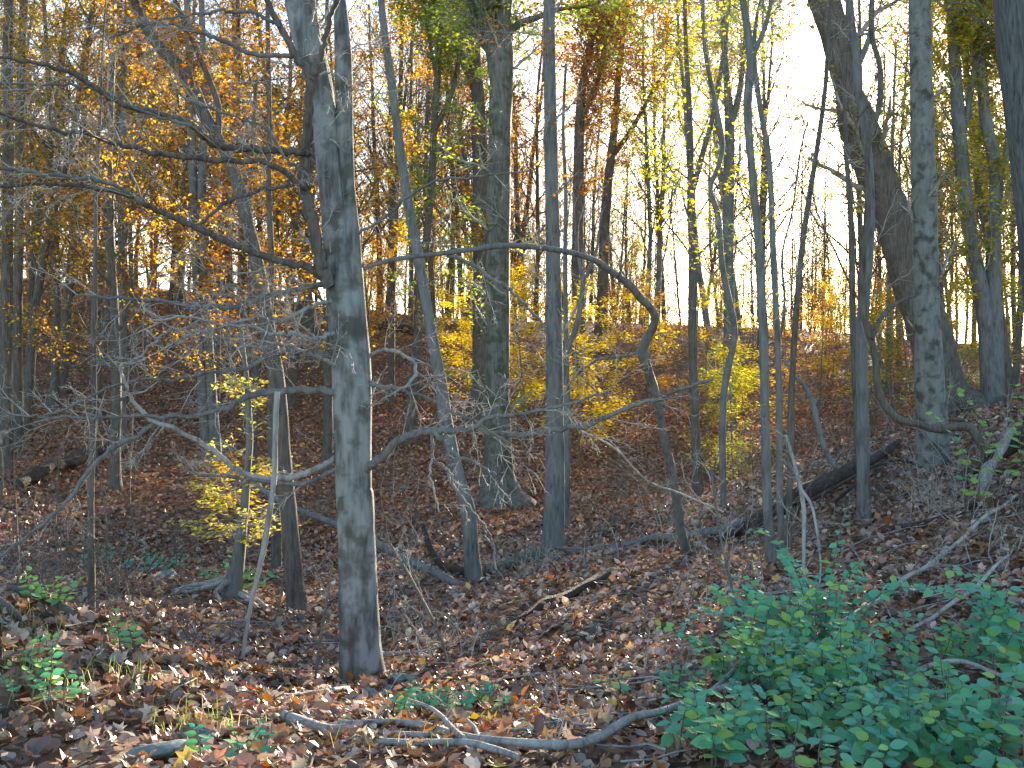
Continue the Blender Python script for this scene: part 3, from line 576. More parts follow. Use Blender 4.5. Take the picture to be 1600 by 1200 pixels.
stem_tree('far_left_tree', 'leftmost tall dark trunk, straight, at the left picture edge',
    [[(8,660,22),(10,560,18),(11,400,17),(13,250,16),(12,100,15),(14,-6,14)]], 22, BR, top=6, seed=31, top_pal=OCHRE, leafy=(OCHRE, 8, .11), side_twigs=16, twig_len=1.6)
stem_tree('second_left_tree', 'straight grey trunk just right of the leftmost tall dark trunk',
    [[(27,600,17),(28,500,14),(30,350,13),(31,200,13),(34,90,12),(38,-6,12)]], 26, BR, top=6, seed=32, top_pal=OCHRE, leafy=(OCHRE, 8, .11), side_twigs=16, twig_len=1.8)
stem_tree('left_bank_tree', 'slender grey trunk standing between the pole-like sapling and the twin stemmed tree',
    [[(190,660,17),(191,600,14),(192,480,13),(190,350,12),(193,200,11),(196,80,10),(200,-6,9)]], 27, G, top=6, seed=34, top_pal=ORANGE, leafy=(ORANGE, 18, .12), side_twigs=24, twig_len=2.0)
stem_tree('ridge_stem_tree', 'slim grey stem right of the straight smooth trunk, standing just below the ridge',
    [[(939,520,22),(942,440,17),(945,350,16),(952,270,14),(960,200,12),(966,120,10),(975,40,8),(980,-6,7)], [(956,245,9),(985,205,8),(1010,160,6),(1040,110,5),(1060,70,4)]], 46, BR, top=5, seed=35, leafy=(ORANGE, 8, .14), side_twigs=34, twig_len=3.4)
stem_tree('orange_trunk_tree', 'ridge tree whose trunk is clothed in orange leaves, right of the straight smooth trunk',
    [[(905,520,22),(902,440,19),(903,360,18),(904,260,17),(906,180,15),(912,120,12),(925,60,9),(935,-6,8)], [(906,190,9),(930,140,8),(942,90,6),(950,30,5)]], 42, BR, top=6, seed=36, top_pal=ORANGE, leafy=(ORANGE, 11, .14), side_twigs=38, twig_len=3.3, top_perm=3)

# --- the climbing vine
vo_ = onG(1532, 11.3); vr = empty('vine', vo_, 'thick dark vine climbing the pale slim trunk and sagging right along the spotted one', 'vine')
W, R = path3([(1542,712,12),(1532,694,12),(1522,675,13),(1512,667,14),(1490,667,15),(1472,670,15),(1455,669,13),(1438,663,12),(1408,657,12),(1392,645,12),(1380,628,12),(1371,603,12),(1369,575,11),(1365,545,11),(1358,520,11),(1351,495,11),(1347,460,10),(1349,400,10),(1355,340,10),(1357,290,10),(1355,250,9),(1359,215,9),(1372,175,9),(1376,140,9),(1374,100,8),(1364,65,8),(1362,30,8),(1363,-8,7)], 11.3, 11.6)
b = MB(); b.tube(W, R, 9, rough=.05, seed=4); b.build('stem', BR, vr, vo_)
b = MB(); b.tube(*path3([(1362,530,7),(1370,508,8),(1382,490,8),(1395,478,7),(1412,468,5),(1430,462,4)], 11.35, 12), k=6, rough=.05); b.build('shoot', BR, vr, vo_)
b = MB(); b.tube(*path3([(1360,160,5),(1352,170,5),(1340,182,4),(1322,170,3),(1300,200,3)], 11.6, 11.8), k=6); b.build('shoot', BR, vr, vo_)

# --- the golden sapling's leaf sprays and bare roots
def spray(mbw, mbl, rng, a, b, n, pal, size, r=.01, side=.35, flat=.3, tmpl=T_DIA, droop=-.1, perp=True):
    """a branch from a to b with alternating side twigs lying in one plane, leaves on all of them"""
    a, b = np.array(a, float), np.array(b, float); ln = np.linalg.norm(b - a); m = 6
    pts = [a + (b - a) * t + np.array([0, 0, ln * .12 * math.sin(math.pi * t)]) + rng.normal(0, .015 * ln, 3) for t in np.linspace(0, 1, m + 1)]
    mbw.tube(pts, np.linspace(r, r * .3, m + 1), 4, cap=False); segs = [np.array(pts[2:])]
    d = norm(b - a); s = norm(np.cross(d, [0, 0, 1.0]))
    for i in range(10):
        t = .15 + .8 * i / 10; k = min(int(t * m), m - 1); p = pts[k] + (pts[k + 1] - pts[k]) * (t * m - k)
        sg = 1 if i % 2 else -1; dd = norm(s * sg + d * .8 + rng.normal(0, .15, 3)); l2 = side * ln * (1.1 - t * .6) * rng.uniform(.7, 1.2)
        q = [p, p + dd * l2 * .5, p + dd * l2 + np.array([0, 0, droop * l2])]; mbw.tube(q, [r * .4, r * .3, r * .2], 3, cap=False); segs.append(np.array(q))
    put_leaves(segs, rng, n / max(sum(np.linalg.norm(np.diff(x, axis=0), axis=1).sum() for x in segs), .01), size, pal, tmpl, flat, .03, mbl)
rs = np.random.default_rng(55); wb_, lb_ = MB(), MB()
def stem_at(py): # golden sapling stem
    return PW(np.interp(py, [500, 640, 740, 820, 936], [376, 388, 386, 378, 360]), py, 12.1)
for (px, py, dz, n) in [(300,760,-.2,80),(325,745,.2,90),(430,740,.4,70),(315,790,-.1,90),(300,815,.3,80),(400,800,-.4,80),(430,830,.2,50),(345,715,-.3,80),(420,720,-.2,70),(460,815,.5,30),
                        (340,600,.1,45),(365,590,-.2,55),(400,598,.2,55),(425,610,.3,40),(330,690,.4,30),(415,650,-.3,30),(355,780,.4,80),(380,770,.6,70),(345,825,.5,60),(310,730,.6,50),(455,745,-.2,30),(400,845,-.2,30)]:
    st = min(max(py + rs.uniform(10, 50), 560), 850)
    spray(wb_, lb_, rs, stem_at(st), PW(px, py, 12.1 + dz), int(n * 1.1), YELLOW if rs.random() < .5 else ([(.66, .58, .14), (.56, .54, .14), (.74, .62, .16)], [2, 2, 1]), .075, r=.008, side=.6)
wb_.build('branches', M['twig'], rT7, oT7, kind='stuff'); lb_.build('crown', M['leaf'], rT7, oT7, kind='stuff')
for i, an in enumerate([2.4, 2.8, 3.1, 3.5, 3.9, 4.5, -.5, .3]):
    mb = MB(); q = [oT7 + [0, 0, .28 - .02 * i]]; rr = [.05]
    for k in range(1, 7):
        x = oT7[0] + math.cos(an) * k * .13; y = oT7[1] + math.sin(an) * k * .11
        q.append(np.array([x, y, g1(x, y) + .26 * (1 - k / 6.5) ** 1.3 * (1 if math.cos(an) < 0 else .4)])); rr.append(.045 - .006 * k); an += rs.normal(0, .16)
    mb.tube(q, rr, 7, cap=False, rough=.04, seed=i); mb.build('root', M['dead'], rT7, oT7)

# ------------------------------------------------------------------ background trees and saplings
MARKS = [(10, 'the leftmost trunk'), (146, 'the pole-like sapling'), (320, 'the twin stemmed tree'), (425, 'the swerving tree'), (540, 'the forked tree'), (668, 'the leaning tree'),
         (778, 'the thickest hollow tree'), (864, 'the straight smooth trunk'), (1082, 'the dark hollow tree'), (1195, 'the three slim stems'), (1349, 'the pale slim trunk'), (1447, 'the spotted trunk'), (1545, 'the twin slope tree')]
def where(px):
    if px < 10: return 'left of the leftmost trunk'
    if px > 1545: return 'right of the twin slope tree'
    for (a, na), (b, nb) in zip(MARKS, MARKS[1:]):
        if a <= px <= b:
            t = (px - a) / (b - a)
            return f'just right of {na}' if t < .25 else f'right of {na}' if t < .5 else f'left of {nb}' if t < .75 else f'just left of {nb}'
BIG = dict(TREE)
PROT = {}
def proto(key, name, cat, desc, *a, **k):
    PROT[key] = dict(root=make_tree(name, cat, *a, **k), used=False, desc=desc, r=a[2])
for v in (0, 1):
    proto(f'orange{v}', 'orange_tree', 'tree', 'orange leaved tree', 40 + v, 17 - v * 2, .20, ([(.46, .22, .04), (.55, .32, .055), (.30, .14, .035), (.60, .42, .07), (.24, .13, .05)], [3, 4, 3, 3, 2]), 12.5, BR, size=.125, over=dict(start=[.2, .15, .1, 0], ratio=[.27, .42, .5, 0], ang=[.95, .8, .8, 0]))
    proto(f'ochre{v}', 'ochre_tree', 'tree', 'ochre leaved tree', 50 + v, 16, .17, OCHRE, 12.5, BR, size=.125, over=dict(start=[.22, .15, .1, 0], kids=[19, 7, 4, 0]))
    proto(f'sparse{v}', 'thin_crowned_tree', 'tree', 'slim sparse orange tree', 60 + v, 18, .15, ORANGE, 8, BR, size=.12, over=dict(start=[.2, .15, .1, 0], kids=[20, 8, 4, 0], rmin=.010))
    proto(f'bare{v}', 'bare_tree', 'tree', 'nearly leafless tree', 70 + v, 18, .13, OCHRE, 1.6, BR, over=dict(ang=[.6, .7, .8, 0], kids=[22, 10, 5, 0], start=[.2, .12, .1, 0], rmin=.011))
    proto(f'lime{v}', 'lime_tree', 'tree', 'yellow green leaved tree', 80 + v, 16, .14, YGREEN if v else LIME, 11, G, size=.12, over=dict(start=[.28, .15, .1, 0]))
SAPOVER = dict(seg=[.5, .28, .22, .2], wander=[.05, .1, .12, .15], up=[.02, -.005, 0, 0], taper=[.2, .3, .4, .5], sides=[5, 3, 3, 3], kids=[17, 7, 2, 0], start=[.12, .15, .2, 0], ang=[1.25, .9, .8, 0],
               ratio=[.36, .4, .4, 0], shrink=[.7, .5, .4, 0], rk=[.35, .4, .5, 0], rmin=.003, leaf_lvls=(1, 2, 3))
proto('yellow_sap', 'yellow_sapling', 'sapling', 'layered bright yellow sapling', 90, 4.6, .035, ([(.80, .60, .09), (.74, .52, .07), (.68, .58, .11), (.70, .42, .06)], [4, 3, 3, 1]), 25, G, size=.11, over=dict(SAPOVER, kids=[13, 8, 3, 0], up=[.02, -.02, 0, 0]), flat=.2)
proto('orange_sap', 'orange_sapling', 'sapling', 'layered orange sapling', 91, 4.4, .035, ([(.50, .26, .06), (.56, .36, .09), (.38, .18, .06), (.44, .30, .12)], [3, 3, 2, 2]), 20, G, size=.105, over=SAPOVER, flat=.28)
proto('green_sap', 'green_sapling', 'sapling', 'layered yellow green sapling', 92, 4.2, .03, YGREEN, 34, G, size=.1, over=SAPOVER, flat=.28)
proto('rust_sap', 'rusty_sapling', 'sapling', 'dull brown leaved sapling', 93, 3.6, .03, RUST, 13, G, size=.09, over=SAPOVER, flat=.4)
proto('bare_sap', 'bare_sapling', 'sapling', 'leafless twiggy sapling', 94, 3.8, .025, None, 0, M['twig_dark'], over=dict(SAPOVER, kids=[14, 6, 3, 0], ang=[.7, .7, .7, 0], up=[.03, .03, .02, 0], wander=[.08, .15, .2, .25]))
LIT = [PW(830, 540, 28), PW(640, 620, 33), PW(250, 1060, 5.0), PW(360, 520, 6.9), PW(420, 500, 7.1), PW(360, 770, 12.1), PW(550, 300, 7.5), PW(760, 470, 34), PW(1150, 560, 30), PW(575, 620, 7.5), PW(460, 870, 15), PW(100, 1080, 4.8), PW(400, 1100, 5.2), PW(300, 480, 6.8), PW(900, 560, 28), PW(750, 780, 24), PW(700, 640, 30), PW(600, 600, 33), PW(680, 600, 35), PW(870, 760, 22), PW(950, 950, 9), PW(300, 1080, 5.3), PW(200, 1040, 5.5), PW(585, 450, 7.5), PW(580, 800, 7.5)]
def blocks_light(x, y, h, rad=1.3):
    for q in LIT:
        dx, dy = x - q[0], y - q[1]; along = dx * SUN_DIR[0] + dy * SUN_DIR[1]
        if along < 2: continue
        ca = math.cos(SUN_EL); along /= ca; across = abs(dx * SUN_DIR[1] - dy * SUN_DIR[0]) / ca
        zr = q[2] + along * math.tan(SUN_EL)
        if across < rad and g1(x, y) + h > zr: return True
    return False
placed = []
def place(key, px, D, sc=1.0, rz=None, far=''):
    x = (px - 800) / FPX * D; p = PROT[key]; z = g1(x, D)
    rz = rng.uniform(0, 6.28) if rz is None else rz
    lab = f"{p['desc']} {far}, {where(px)}".replace(' ,', ',')
    grp = p['root'].name.split('.')[0].replace('_', ' ') + 's of the background wood'
    if not p['used']:
        o = p['root']; p['used'] = True; o.location = (x, D, z); o.rotation_euler = (0, 0, rz); o.scale = (sc,) * 3; o['label'] = lab; o['group'] = grp
    else: o = copy_thing(p['root'], (x, D, z), rz, sc, lab, grp)
    o.rotation_euler = (rng.normal(0, .035), rng.normal(0, .035), rz)
    placed.append((x, D)); return o
rng = np.random.default_rng(21)
NAMED = [(o.location.x, o.location.y) for o in SC.objects if o.parent is None and 'label' in o]
def wood(n, x0, x1, d0, d1, keys, w, s0, s1, far, gap=1.6, light=True, tries=40):
    done = 0
    for _ in range(n * tries):
        if done >= n: break
        D = math.sqrt(rng.uniform(d0 ** 2, d1 ** 2)); px = rng.uniform(x0, x1); x = (px - 800) / FPX * D
        if any((x - a) ** 2 + (D - b) ** 2 < gap ** 2 for a, b in placed + NAMED): continue
        k = rng.choice(keys, p=np.array(w) / sum(w))
        if isinstance(k, str) and k in ('orange', 'ochre', 'sparse', 'bare', 'lime'): k += str(rng.integers(2))
        sc = rng.uniform(s0, s1)
        if light and light is not True and blocks_light(x, D, 16 * sc, light): continue
        if light is True and blocks_light(x, D, 16 * sc if 'sap' not in k else 4 * sc, .8 if 'sap' in k else (.62 if D > 62 else .9) if k[:4] == 'bare' else 2.2): continue
        place(k, px, D, sc, far=far); done += 1
    return done
# left: dense orange and ochre
wood(4, 60, 520, 21, 27, ['orange', 'ochre'], [3, 2], .5, .7, 'low on the left bank', 1.7)
wood(9, -60, 500, 29, 39, ['orange', 'ochre', 'sparse'], [3, 3, 1], .8, 1.0, 'halfway up the left bank', 1.9)
wood(44, -80, 600, 40, 66, ['orange', 'ochre', 'sparse', 'bare'], [4, 4, 2, 1], .8, 1.15, 'high on the left bank', 2.0)
wood(20, -40, 620, 65, 98, ['orange', 'ochre', 'bare'], [3, 3, 2], .8, 1.1, 'beyond the left ridge', 2.0)
# centre
wood(17, 600, 1080, 40, 62, ['sparse', 'bare', 'orange', 'lime'], [5, 3, 1.5, 1.2], .8, 1.1, 'below the ridge', 2.2)
wood(66, 600, 1140, 60, 112, ['bare', 'sparse', 'lime'], [7, 3, .8], .7, 1.05, 'beyond the ridge', 2.0)
# right
wood(12, 1060, 1660, 28, 46, ['lime', 'bare', 'sparse'], [3, 3, 2], .75, 1.1, 'on the right bank', 2.4)
wood(62, 1080, 1700, 48, 112, ['bare', 'lime', 'sparse'], [6, 2.2, 2], .7, 1.05, 'beyond the right ridge', 2.0)
wood(15, 1130, 1430, 72, 115, ['bare'], [1], .75, 1.1, 'far past the right ridge', 1.8, light=.4, tries=200)
wood(8, 930, 1130, 72, 115, ['bare', 'sparse'], [2, 1], .75, 1.1, 'far past the ridge', 1.8, light=.4, tries=200)
wood(7, 960, 1330, 34, 52, ['sparse', 'bare', 'bare', 'lime'], [1, 1, 1, .7], .9, 1.15, 'near the right ridge', 2.0, light=.55, tries=200)
# outside the frame at the sides, so the wood goes on
wood(8, -500, -90, 14, 45, ['ochre', 'orange', 'bare'], [1, 1, 1], .8, 1.0, 'out at the side', 3)
wood(9, 1720, 2100, 12, 45, ['lime', 'bare'], [1, 1], .8, 1.0, 'out at the side', 3)
# understorey
for (k, px, D, s) in [('yellow_sap', 822, 31, 1.15), ('yellow_sap', 790, 34, 1.2), ('yellow_sap', 735, 33, .8), ('yellow_sap', 925, 30, 1.05), ('yellow_sap', 905, 27, .9), ('yellow_sap', 742, 38, 1.15), ('yellow_sap', 815, 37, 1.1), ('yellow_sap', 868, 33, 1.0), ('yellow_sap', 700, 41, 1.0), ('yellow_sap', 940, 34, .95),
                      ('orange_sap', 1110, 27, .9), ('green_sap', 1150, 21, .75), ('green_sap', 1110, 24, .8), ('yellow_sap', 1165, 31, 1.0), ('orange_sap', 1060, 33, 1.0), ('orange_sap', 1280, 36, 1.1), ('yellow_sap', 1300, 40, 1.0),
                      ('orange_sap', 1010, 38, 1.1), ('orange_sap', 980, 42, 1.0), ('orange_sap', 1220, 34, 1.0), ('green_sap', 1540, 26, 1.0), ('green_sap', 1400, 30, 1.0), ('yellow_sap', 1500, 32, .9), ('yellow_sap', 1130, 36, 1.1), ('orange_sap', 1380, 38, 1.1)]:
    place(k, px, D, s, far='on the far bank')
wood(34, -40, 580, 33, 60, ['rust_sap', 'orange_sap', 'bare_sap', 'yellow_sap'], [3, 3, 2, .7], .8, 1.2, 'on the left bank', 1.2)
wood(20, 560, 1080, 38, 62, ['orange_sap', 'bare_sap', 'yellow_sap', 'rust_sap'], [3, 2, 1.5, 1], .7, 1.2, 'on the bank', 1.2)
wood(30, 1060, 1640, 28, 60, ['orange_sap', 'bare_sap', 'green_sap', 'rust_sap'], [3, 2.5, 1.5, 1.5], .7, 1.2, 'on the right bank', 1.2)
wood(18, -60, 570, 48, 66, ['orange_sap', 'rust_sap'], [3, 1], 1.4, 2.0, 'on the left ridge', 1.2)
wood(9, -60, 480, 10, 20, ['bare_sap', 'rust_sap'], [3, 1], .4, .75, 'in the left hollow', 1.2)
wood(14, 950, 1600, 11, 24, ['bare_sap'], [1], .35, .7, 'in the right hollow', 1.2)
from collections import defaultdict
_by = defaultdict(list)
for o in list(SC.objects):
    if o.parent is None and 'background wood' in str(o.get('group', '')): _by[o['label']].append(o)
for lab, os_ in _by.items():
    if 2 <= len(os_) <= 3:
        os_.sort(key=lambda o: o.location.y)
        for o, w in zip(os_, ('nearer', 'farther') if len(os_) == 2 else ('nearest', 'middle', 'farthest')): o['label'] = w + ' ' + lab
    elif len(os_) > 3:
        os_.sort(key=lambda o: o.location.y); os_[0]['label'] = 'nearest ' + lab; os_[-1]['label'] = 'farthest ' + lab
        for o in os_[1:-1]: o['label'] = 'middle ' + lab
for k in PROT:
    if not PROT[k]['used']: place(k, 1900, 60, 1, far='out at the side')

# ------------------------------------------------------------------ fallen logs and branches
def log(name, label, cat, pts, dD, mat, k=9, lift=.3, rough=.05, name2=None, D=None, ntw=0, tl=.3, tr=.004, extra=(), seed=0):
    """pts: (px, D, width m); lies on the ground"""
    rng = np.random.default_rng(300 + seed)
    S = catmull(np.array([(onG(p[0], p[1])[0], p[1], p[2], (p[3] if len(p) > 3 else 0)) for p in pts]), 5)
    z = gz(S[:, 0], S[:, 1]); W = np.stack([S[:, 0], S[:, 1], z + S[:, 2] * lift + S[:, 3] + .02], 1); org = W[0]
    mb = MB(); mb.tube(W, S[:, 2] / 2, k, rough=rough, seed=seed * 2.1)
    f = MB()
    if ntw: twigs_on(f, W, rng, ntw, tl, tr, .05, (0, 0, .5), 0, 1.2, 3)
    if f.v or extra:
        root = empty(name, org, label, cat); mb.build('stem', M[mat], root, org)
        if f.v: f.build('twigs', M['twig'], root, org, kind='stuff')
        for e in extra:
            S2 = catmull(np.array([(onG(p[0], p[1])[0], p[1], p[2], (p[3] if len(p) > 3 else 0)) for p in e]), 4)
            W2 = np.stack([S2[:, 0], S2[:, 1], gz(S2[:, 0], S2[:, 1]) + S2[:, 2] * lift + S2[:, 3] + .02], 1); m2 = MB(); m2.tube(W2, S2[:, 2] / 2, 7, rough=rough, seed=seed); m2.build('branch', M[mat], root, org)
    else:
        o = mb.build(name, M[mat], None, org); tag(o, label, cat)
log('rotten_log', 'dark rotten log lying among fallen leaves in the middle of the slope', 'log',
    [(800,9.0,.04),(815,9.2,.075),(850,9.6,.09),(900,10.1,.09),(945,10.7,.11),(970,11.1,.10),(992,11.4,.05)], 0, 'rotten', rough=.12, seed=1)
# leaning dead trunk behind the forked tree
def stick(name, label, cat, pts, D0, D1, mat, k=8, rough=.04, ntw=0, tl=.3, seed=0, extra=()):
    W, R = path3(pts, D0, D1); org = W[0]; mb = MB(); mb.tube(W, R, k, rough=rough, seed=seed)
    f = MB(); rng = np.random.default_rng(500 + seed)
    if ntw: twigs_on(f, W, rng, ntw, tl, .004, .0, (0, 0, 0), .1, 1.2, 3)
    if ntw or extra:
        root = empty(name, org, label, cat); mb.build('stem', M[mat], root, org)
        if f.v: f.build('twigs', M['twig'], root, org, kind='stuff')
        for e in extra:
            m2 = MB(); m2.tube(*path3(*e), k=6, rough=rough); m2.build('branch', M[mat], root, org)
    else:
        tag(mb.build(name, M[mat], None, org), label, cat)
stick('leaning_log', 'pale fallen trunk slanting down behind the forked tree to the leaning tree foot', 'log',
      [(728,922,8),(719,916,12),(690,900,14),(665,888,14),(625,868,13),(590,850,12),(540,825,11),(475,800,10),(430,778,9),(390,752,7),(370,735,5)], 12.6, 15.5, 'bark_grey', ntw=6, seed=2)
log('long_log', 'long pale fallen trunk lying across the hollow from the straight smooth trunk', 'log',
    [(885,14.6,.07),(930,14.4,.10),(1000,13.9,.11),(1060,13.3,.12),(1120,12.9,.13),(1180,12.9,.13)], 0, 'bark_grey', rough=.07, ntw=8, tl=.5, seed=3,
    extra=([(1000,13.7,.06),(960,13.6,.05),(915,13.6,.04,.1),(870,13.7,.03,.2)],))
log('mossy_log', 'thick dark decaying log behind the three slim stems, running up to the right', 'log',
    [(1120,12.5,.08,.0),(1190,12.9,.15,.02),(1225,13.1,.19,.04),(1260,13.4,.22,.06),(1300,13.8,.23,.08),(1340,14.2,.2,.1),(1375,14.8,.15,.1),(1405,15.3,.08,.08)], 0, 'rotten', rough=.08, ntw=14, tl=.7, tr=.006, seed=4,
    extra=([(1255,13,.04,.1),(1290,12.8,.05,.25),(1330,12.8,.05,.35),(1370,13,.05,.42),(1410,13.4,.05,.3),(1440,13.8,.03,.05)], [(1300,13,.04,.0),(1330,12.9,.04,.2),(1370,12.9,.04,.35)], [(1160,12.6,.05),(1200,12.8,.06,.05),(1260,13.2,.06,.1)]))
log('slope_log', 'thin dark fallen stem on the leafy slope right of the pale slim trunk', 'log',
    [(1378,10.6,.05),(1420,10.4,.06),(1470,10.2,.07),(1520,10.1,.06),(1580,10.2,.05)], 0, 'rotten', rough=.1, ntw=5, seed=5)
log('bank_log', 'dark fallen trunk on the left bank beside the pole-like sapling', 'log',
    [(30,20,.2),(70,21.5,.28,.05),(110,23,.3,.1),(145,24.5,.3,.2),(172,25.5,.2,.3)], 0, 'rotten', rough=.1, seed=6, ntw=6, tl=.8)
log('ridge_log', 'dark fallen log near the top of the bank, left of the dark kinked tree', 'log',
    [(555,44,.25,.2),(585,44.5,.4,.2),(620,44,.45,.25),(655,43.5,.3,.2)], 0, 'rotten', rough=.1, seed=7, ntw=8, tl=1.2, tr=.02)
log('hollow_log', 'crooked dark broken limb standing from the litter left of the leaning tree foot', 'log',
    [(742,13.6,.12),(715,13.8,.13),(690,14,.1,.1),(672,14.1,.1,.35),(661,14.2,.06,.7)], 0, 'rotten', rough=.1, seed=8)
log('foot_log', 'low mossy fallen log lying between leaning tree and straight smooth trunk feet', 'log',
    [(760,13.6,.14),(800,13.9,.17),(840,14.1,.16),(880,14.0,.1)], 0, 'bark_mossy', rough=.08, seed=9, ntw=8, tl=.5)
# the big pale branch in the foreground
log('fallen_branch', 'long pale grey fallen branch curving along the bottom of the leafy slope', 'fallen branch',
    [(528,5.0,0.025,.02),(560,5.0,0.029,.02),(600,4.95,0.030,.03),(650,4.75,0.034,.03),(700,4.5,0.036,.03),(760,4.2,0.038,.04),(830,4.08,0.038,.04),(900,4.10,0.039,.04),(950,4.22,0.038,.05),(1000,4.5,0.036,.06),(1060,4.75,0.035,.08),(1110,4.9,0.034,.10),(1160,5.05,0.030,.12),(1195,5.2,0.017,.12)], 0, 'dead', rough=.03, ntw=4, tl=.3, seed=10,
    extra=([(1108,4.9,.028,.10),(1125,5.05,.026,.12),(1142,5.2,.025,.15),(1170,5.4,.022,.2),(1185,5.5,.015,.2)], [(748,4.25,.02,.05),(742,4.4,.018,.07),(730,4.55,.014,.08)]))
log('forked_stick', 'thick pale forked stick lying left of and below the long curving fallen branch', 'fallen branch',
    [(592,4.28,0.025,.02),(640,4.26,0.029,.02),(700,4.24,0.032,.03),(735,4.15,0.032,.04),(770,4.0,0.030,.04),(810,3.85,0.029,.04)], 0, 'dead', rough=.04, seed=11,
    extra=([(724,4.22,.03,.05),(705,4.42,.026,.07),(690,4.6,.022,.09),(668,4.85,.018,.10),(640,5.05,.012,.12)], [(700,4.5,.026,.03),(650,4.42,.028,.03),(595,4.45,.026,.03)]))
log('broken_stick', 'short thick broken grey stick with a cut end, under the forked tree', 'stick',
    [(442,4.95,.05,.01),(480,4.85,.06,.01),(515,4.75,.062,.01),(545,4.68,.062,.02)], 0, 'dead', rough=.05, seed=12)
log('foot_stick', 'short grey stick touching the left side of the forked tree foot', 'stick',
    [(442,6.1,.02,.03),(480,6.3,.028,.02),(515,6.5,.03,.02),(545,6.8,.03,.02)], 0, 'dead', rough=.03, seed=13)
log('thin_fallen_branch', 'thin bluish grey branch lying right of the forked tree foot', 'fallen branch',
    [(590,8.3,.03,.03),(620,8.3,.03,.04),(650,8.2,.028,.04),(672,7.9,.025,.03)], 0, 'dead', seed=14, ntw=5,
    extra=([(650,8.15,.02,.05),(690,8.2,.018,.07),(730,8.3,.015,.08),(770,8.5,.01,.1)],))
log('white_branch', 'longest pale straight branch propped on the right slope above the green shrub', 'fallen branch',
    [(1310,6.2,.022,.12),(1345,6.5,.028,.12),(1400,7.0,.03,.14),(1450,7.4,.03,.16),(1500,7.8,.03,.2),(1550,8.2,.028,.25),(1590,8.6,.02,.3)], 0, 'dead', seed=15, ntw=4, tl=.4)
log('second_white_branch', 'pale straight branch parallel to and below the longest one on the right slope', 'fallen branch',
    [(1415,5.7,.02,.1),(1450,5.95,.024,.12),(1500,6.3,.025,.14),(1540,6.6,.024,.17),(1575,6.9,.018,.2)], 0, 'dead', seed=16)
log('third_white_branch', 'pale bowed stick half buried in the green shrub at the right', 'stick',
    [(1410,4.9,.018,.12),(1450,4.95,.022,.14),(1500,4.95,.022,.14),(1550,4.85,.02,.1),(1600,4.75,.018,.05)], 0, 'dead', seed=17)
log('shrub_stick', 'short pale stick resting on top of the green shrub', 'stick',
    [(1283,5.0,.014,.30),(1310,5.0,.016,.30),(1332,4.98,.014,.28),(1355,4.95,.006,.26)], 0, 'dead', seed=18)
log('thin_slope_stick', 'very thin pale stick between the two parallel pale branches on the right slope', 'stick',
    [(1440,6.9,.012,.05),(1500,6.8,.013,.06),(1545,6.6,.01,.06)], 0, 'dead', seed=19)
stick('white_stake', 'thin white dead stem standing at an angle in front of the green shrub', 'stick', [(1457,1190,6),(1462,1165,5),(1468,1135,4),(1473,1108,3)], 4.1, 4.15, 'dead', seed=20)
log('mound_log', 'reddish brown round branch lying on top of the left mound', 'fallen branch',
    [(-30,6.2,.05,.03),(0,6.1,.055,.04),(44,5.9,.055,.04),(78,5.75,.055,.03),(118,5.6,.05,.01)], 0, 'bark_brown', seed=21)
log('mound_log', 'lower brown branch half buried in leaves at the left mound edge', 'fallen branch',
    [(-30,5.5,.04,.03),(0,5.45,.045,.03),(35,5.35,.04,.0)], 0, 'bark_brown', seed=22)
log('gnarled_log', 'white gnarled broken limb with a dark underside on the right slope', 'log',
    [(1530,10.9,.06,.02),(1536,10.9,.10,.10),(1545,10.95,.12,.20),(1556,11.0,.08,.26),(1564,11.05,.11,.32),(1574,11.1,.13,.40),(1584,11.2,.07,.43)], 0, 'dead', seed=23, rough=.12,
    extra=([(1540,10.9,.07,.1),(1534,10.6,.06,.0),(1532,10.4,.06,-.1)],))
log('dark_slope_log', 'dark mossy trunk lying above the white gnarled limb at the right edge', 'log',
    [(1500,11.5,.1,.1),(1540,11.4,.16,.15),(1600,11.2,.2,.25),(1680,11,.22,.35)], 0, 'rotten', seed=24, ntw=10, tl=.7, tr=.006)
stick('hanging_broken_branch', 'long snapped dead branch hanging from the lower left limb down to the mound', 'dead branch',
      [(433,612,9),(431,650,9),(430,687,9),(429,737,9),(425,775,9),(419,815,9),(412,857,9),(405,888,8),(398,918,8),(391,950,7),(385,982,7),(378,1036,5)], 7.0, 7.0, 'dead', ntw=5, tl=.25, seed=25)
stick('snag', 'slender snapped stem leaning on the slim stems above the green shrub', 'dead branch',
      [(1258,930,5),(1256,890,5),(1256,845,6),(1256,800,7),(1250,760,7),(1240,720,6),(1228,680,5)], 8.3, 8.9, 'dead', ntw=6, tl=.35, seed=26, extra=(([(1252,765,6),(1268,790,5),(1276,830,4),(1282,880,3),(1280,920,2.5)], 8.6, 8.2),))
stick('bare_shoot', 'thin bare dark shoot rising left of the green shrub', 'bare shrub', [(1150,1000,4),(1147,950,5),(1140,900,5),(1128,850,4),(1120,800,4),(1110,730,3)], 6.6, 7, 'twig_dark', ntw=9, tl=.45, seed=27)
stick('bare_shoot', 'thin leaning twig rising just right of the forked tree foot', 'bare shrub', [(700,1040,4),(690,1000,4),(672,960,4),(640,900,4),(610,850,3)], 7.6, 8, 'twig_dark', ntw=7, tl=.4, seed=28)
stick('bare_shoot', 'dark bare upright twig left of the forked tree foot', 'bare shrub', [(492,1070,4),(500,1000,4),(512,930,4),(520,880,3)], 7, 7.1, 'twig_dark', ntw=4, tl=.3, seed=29)
stick('curved_twig', 'long thin yellowish twig arching down across the dark hollow', 'dead branch', [(900,670,3),(960,700,3),(1010,750,3),(1060,770,3.5),(1130,800,3)], 10, 10.5, 'twig', ntw=5, tl=.5, seed=30)
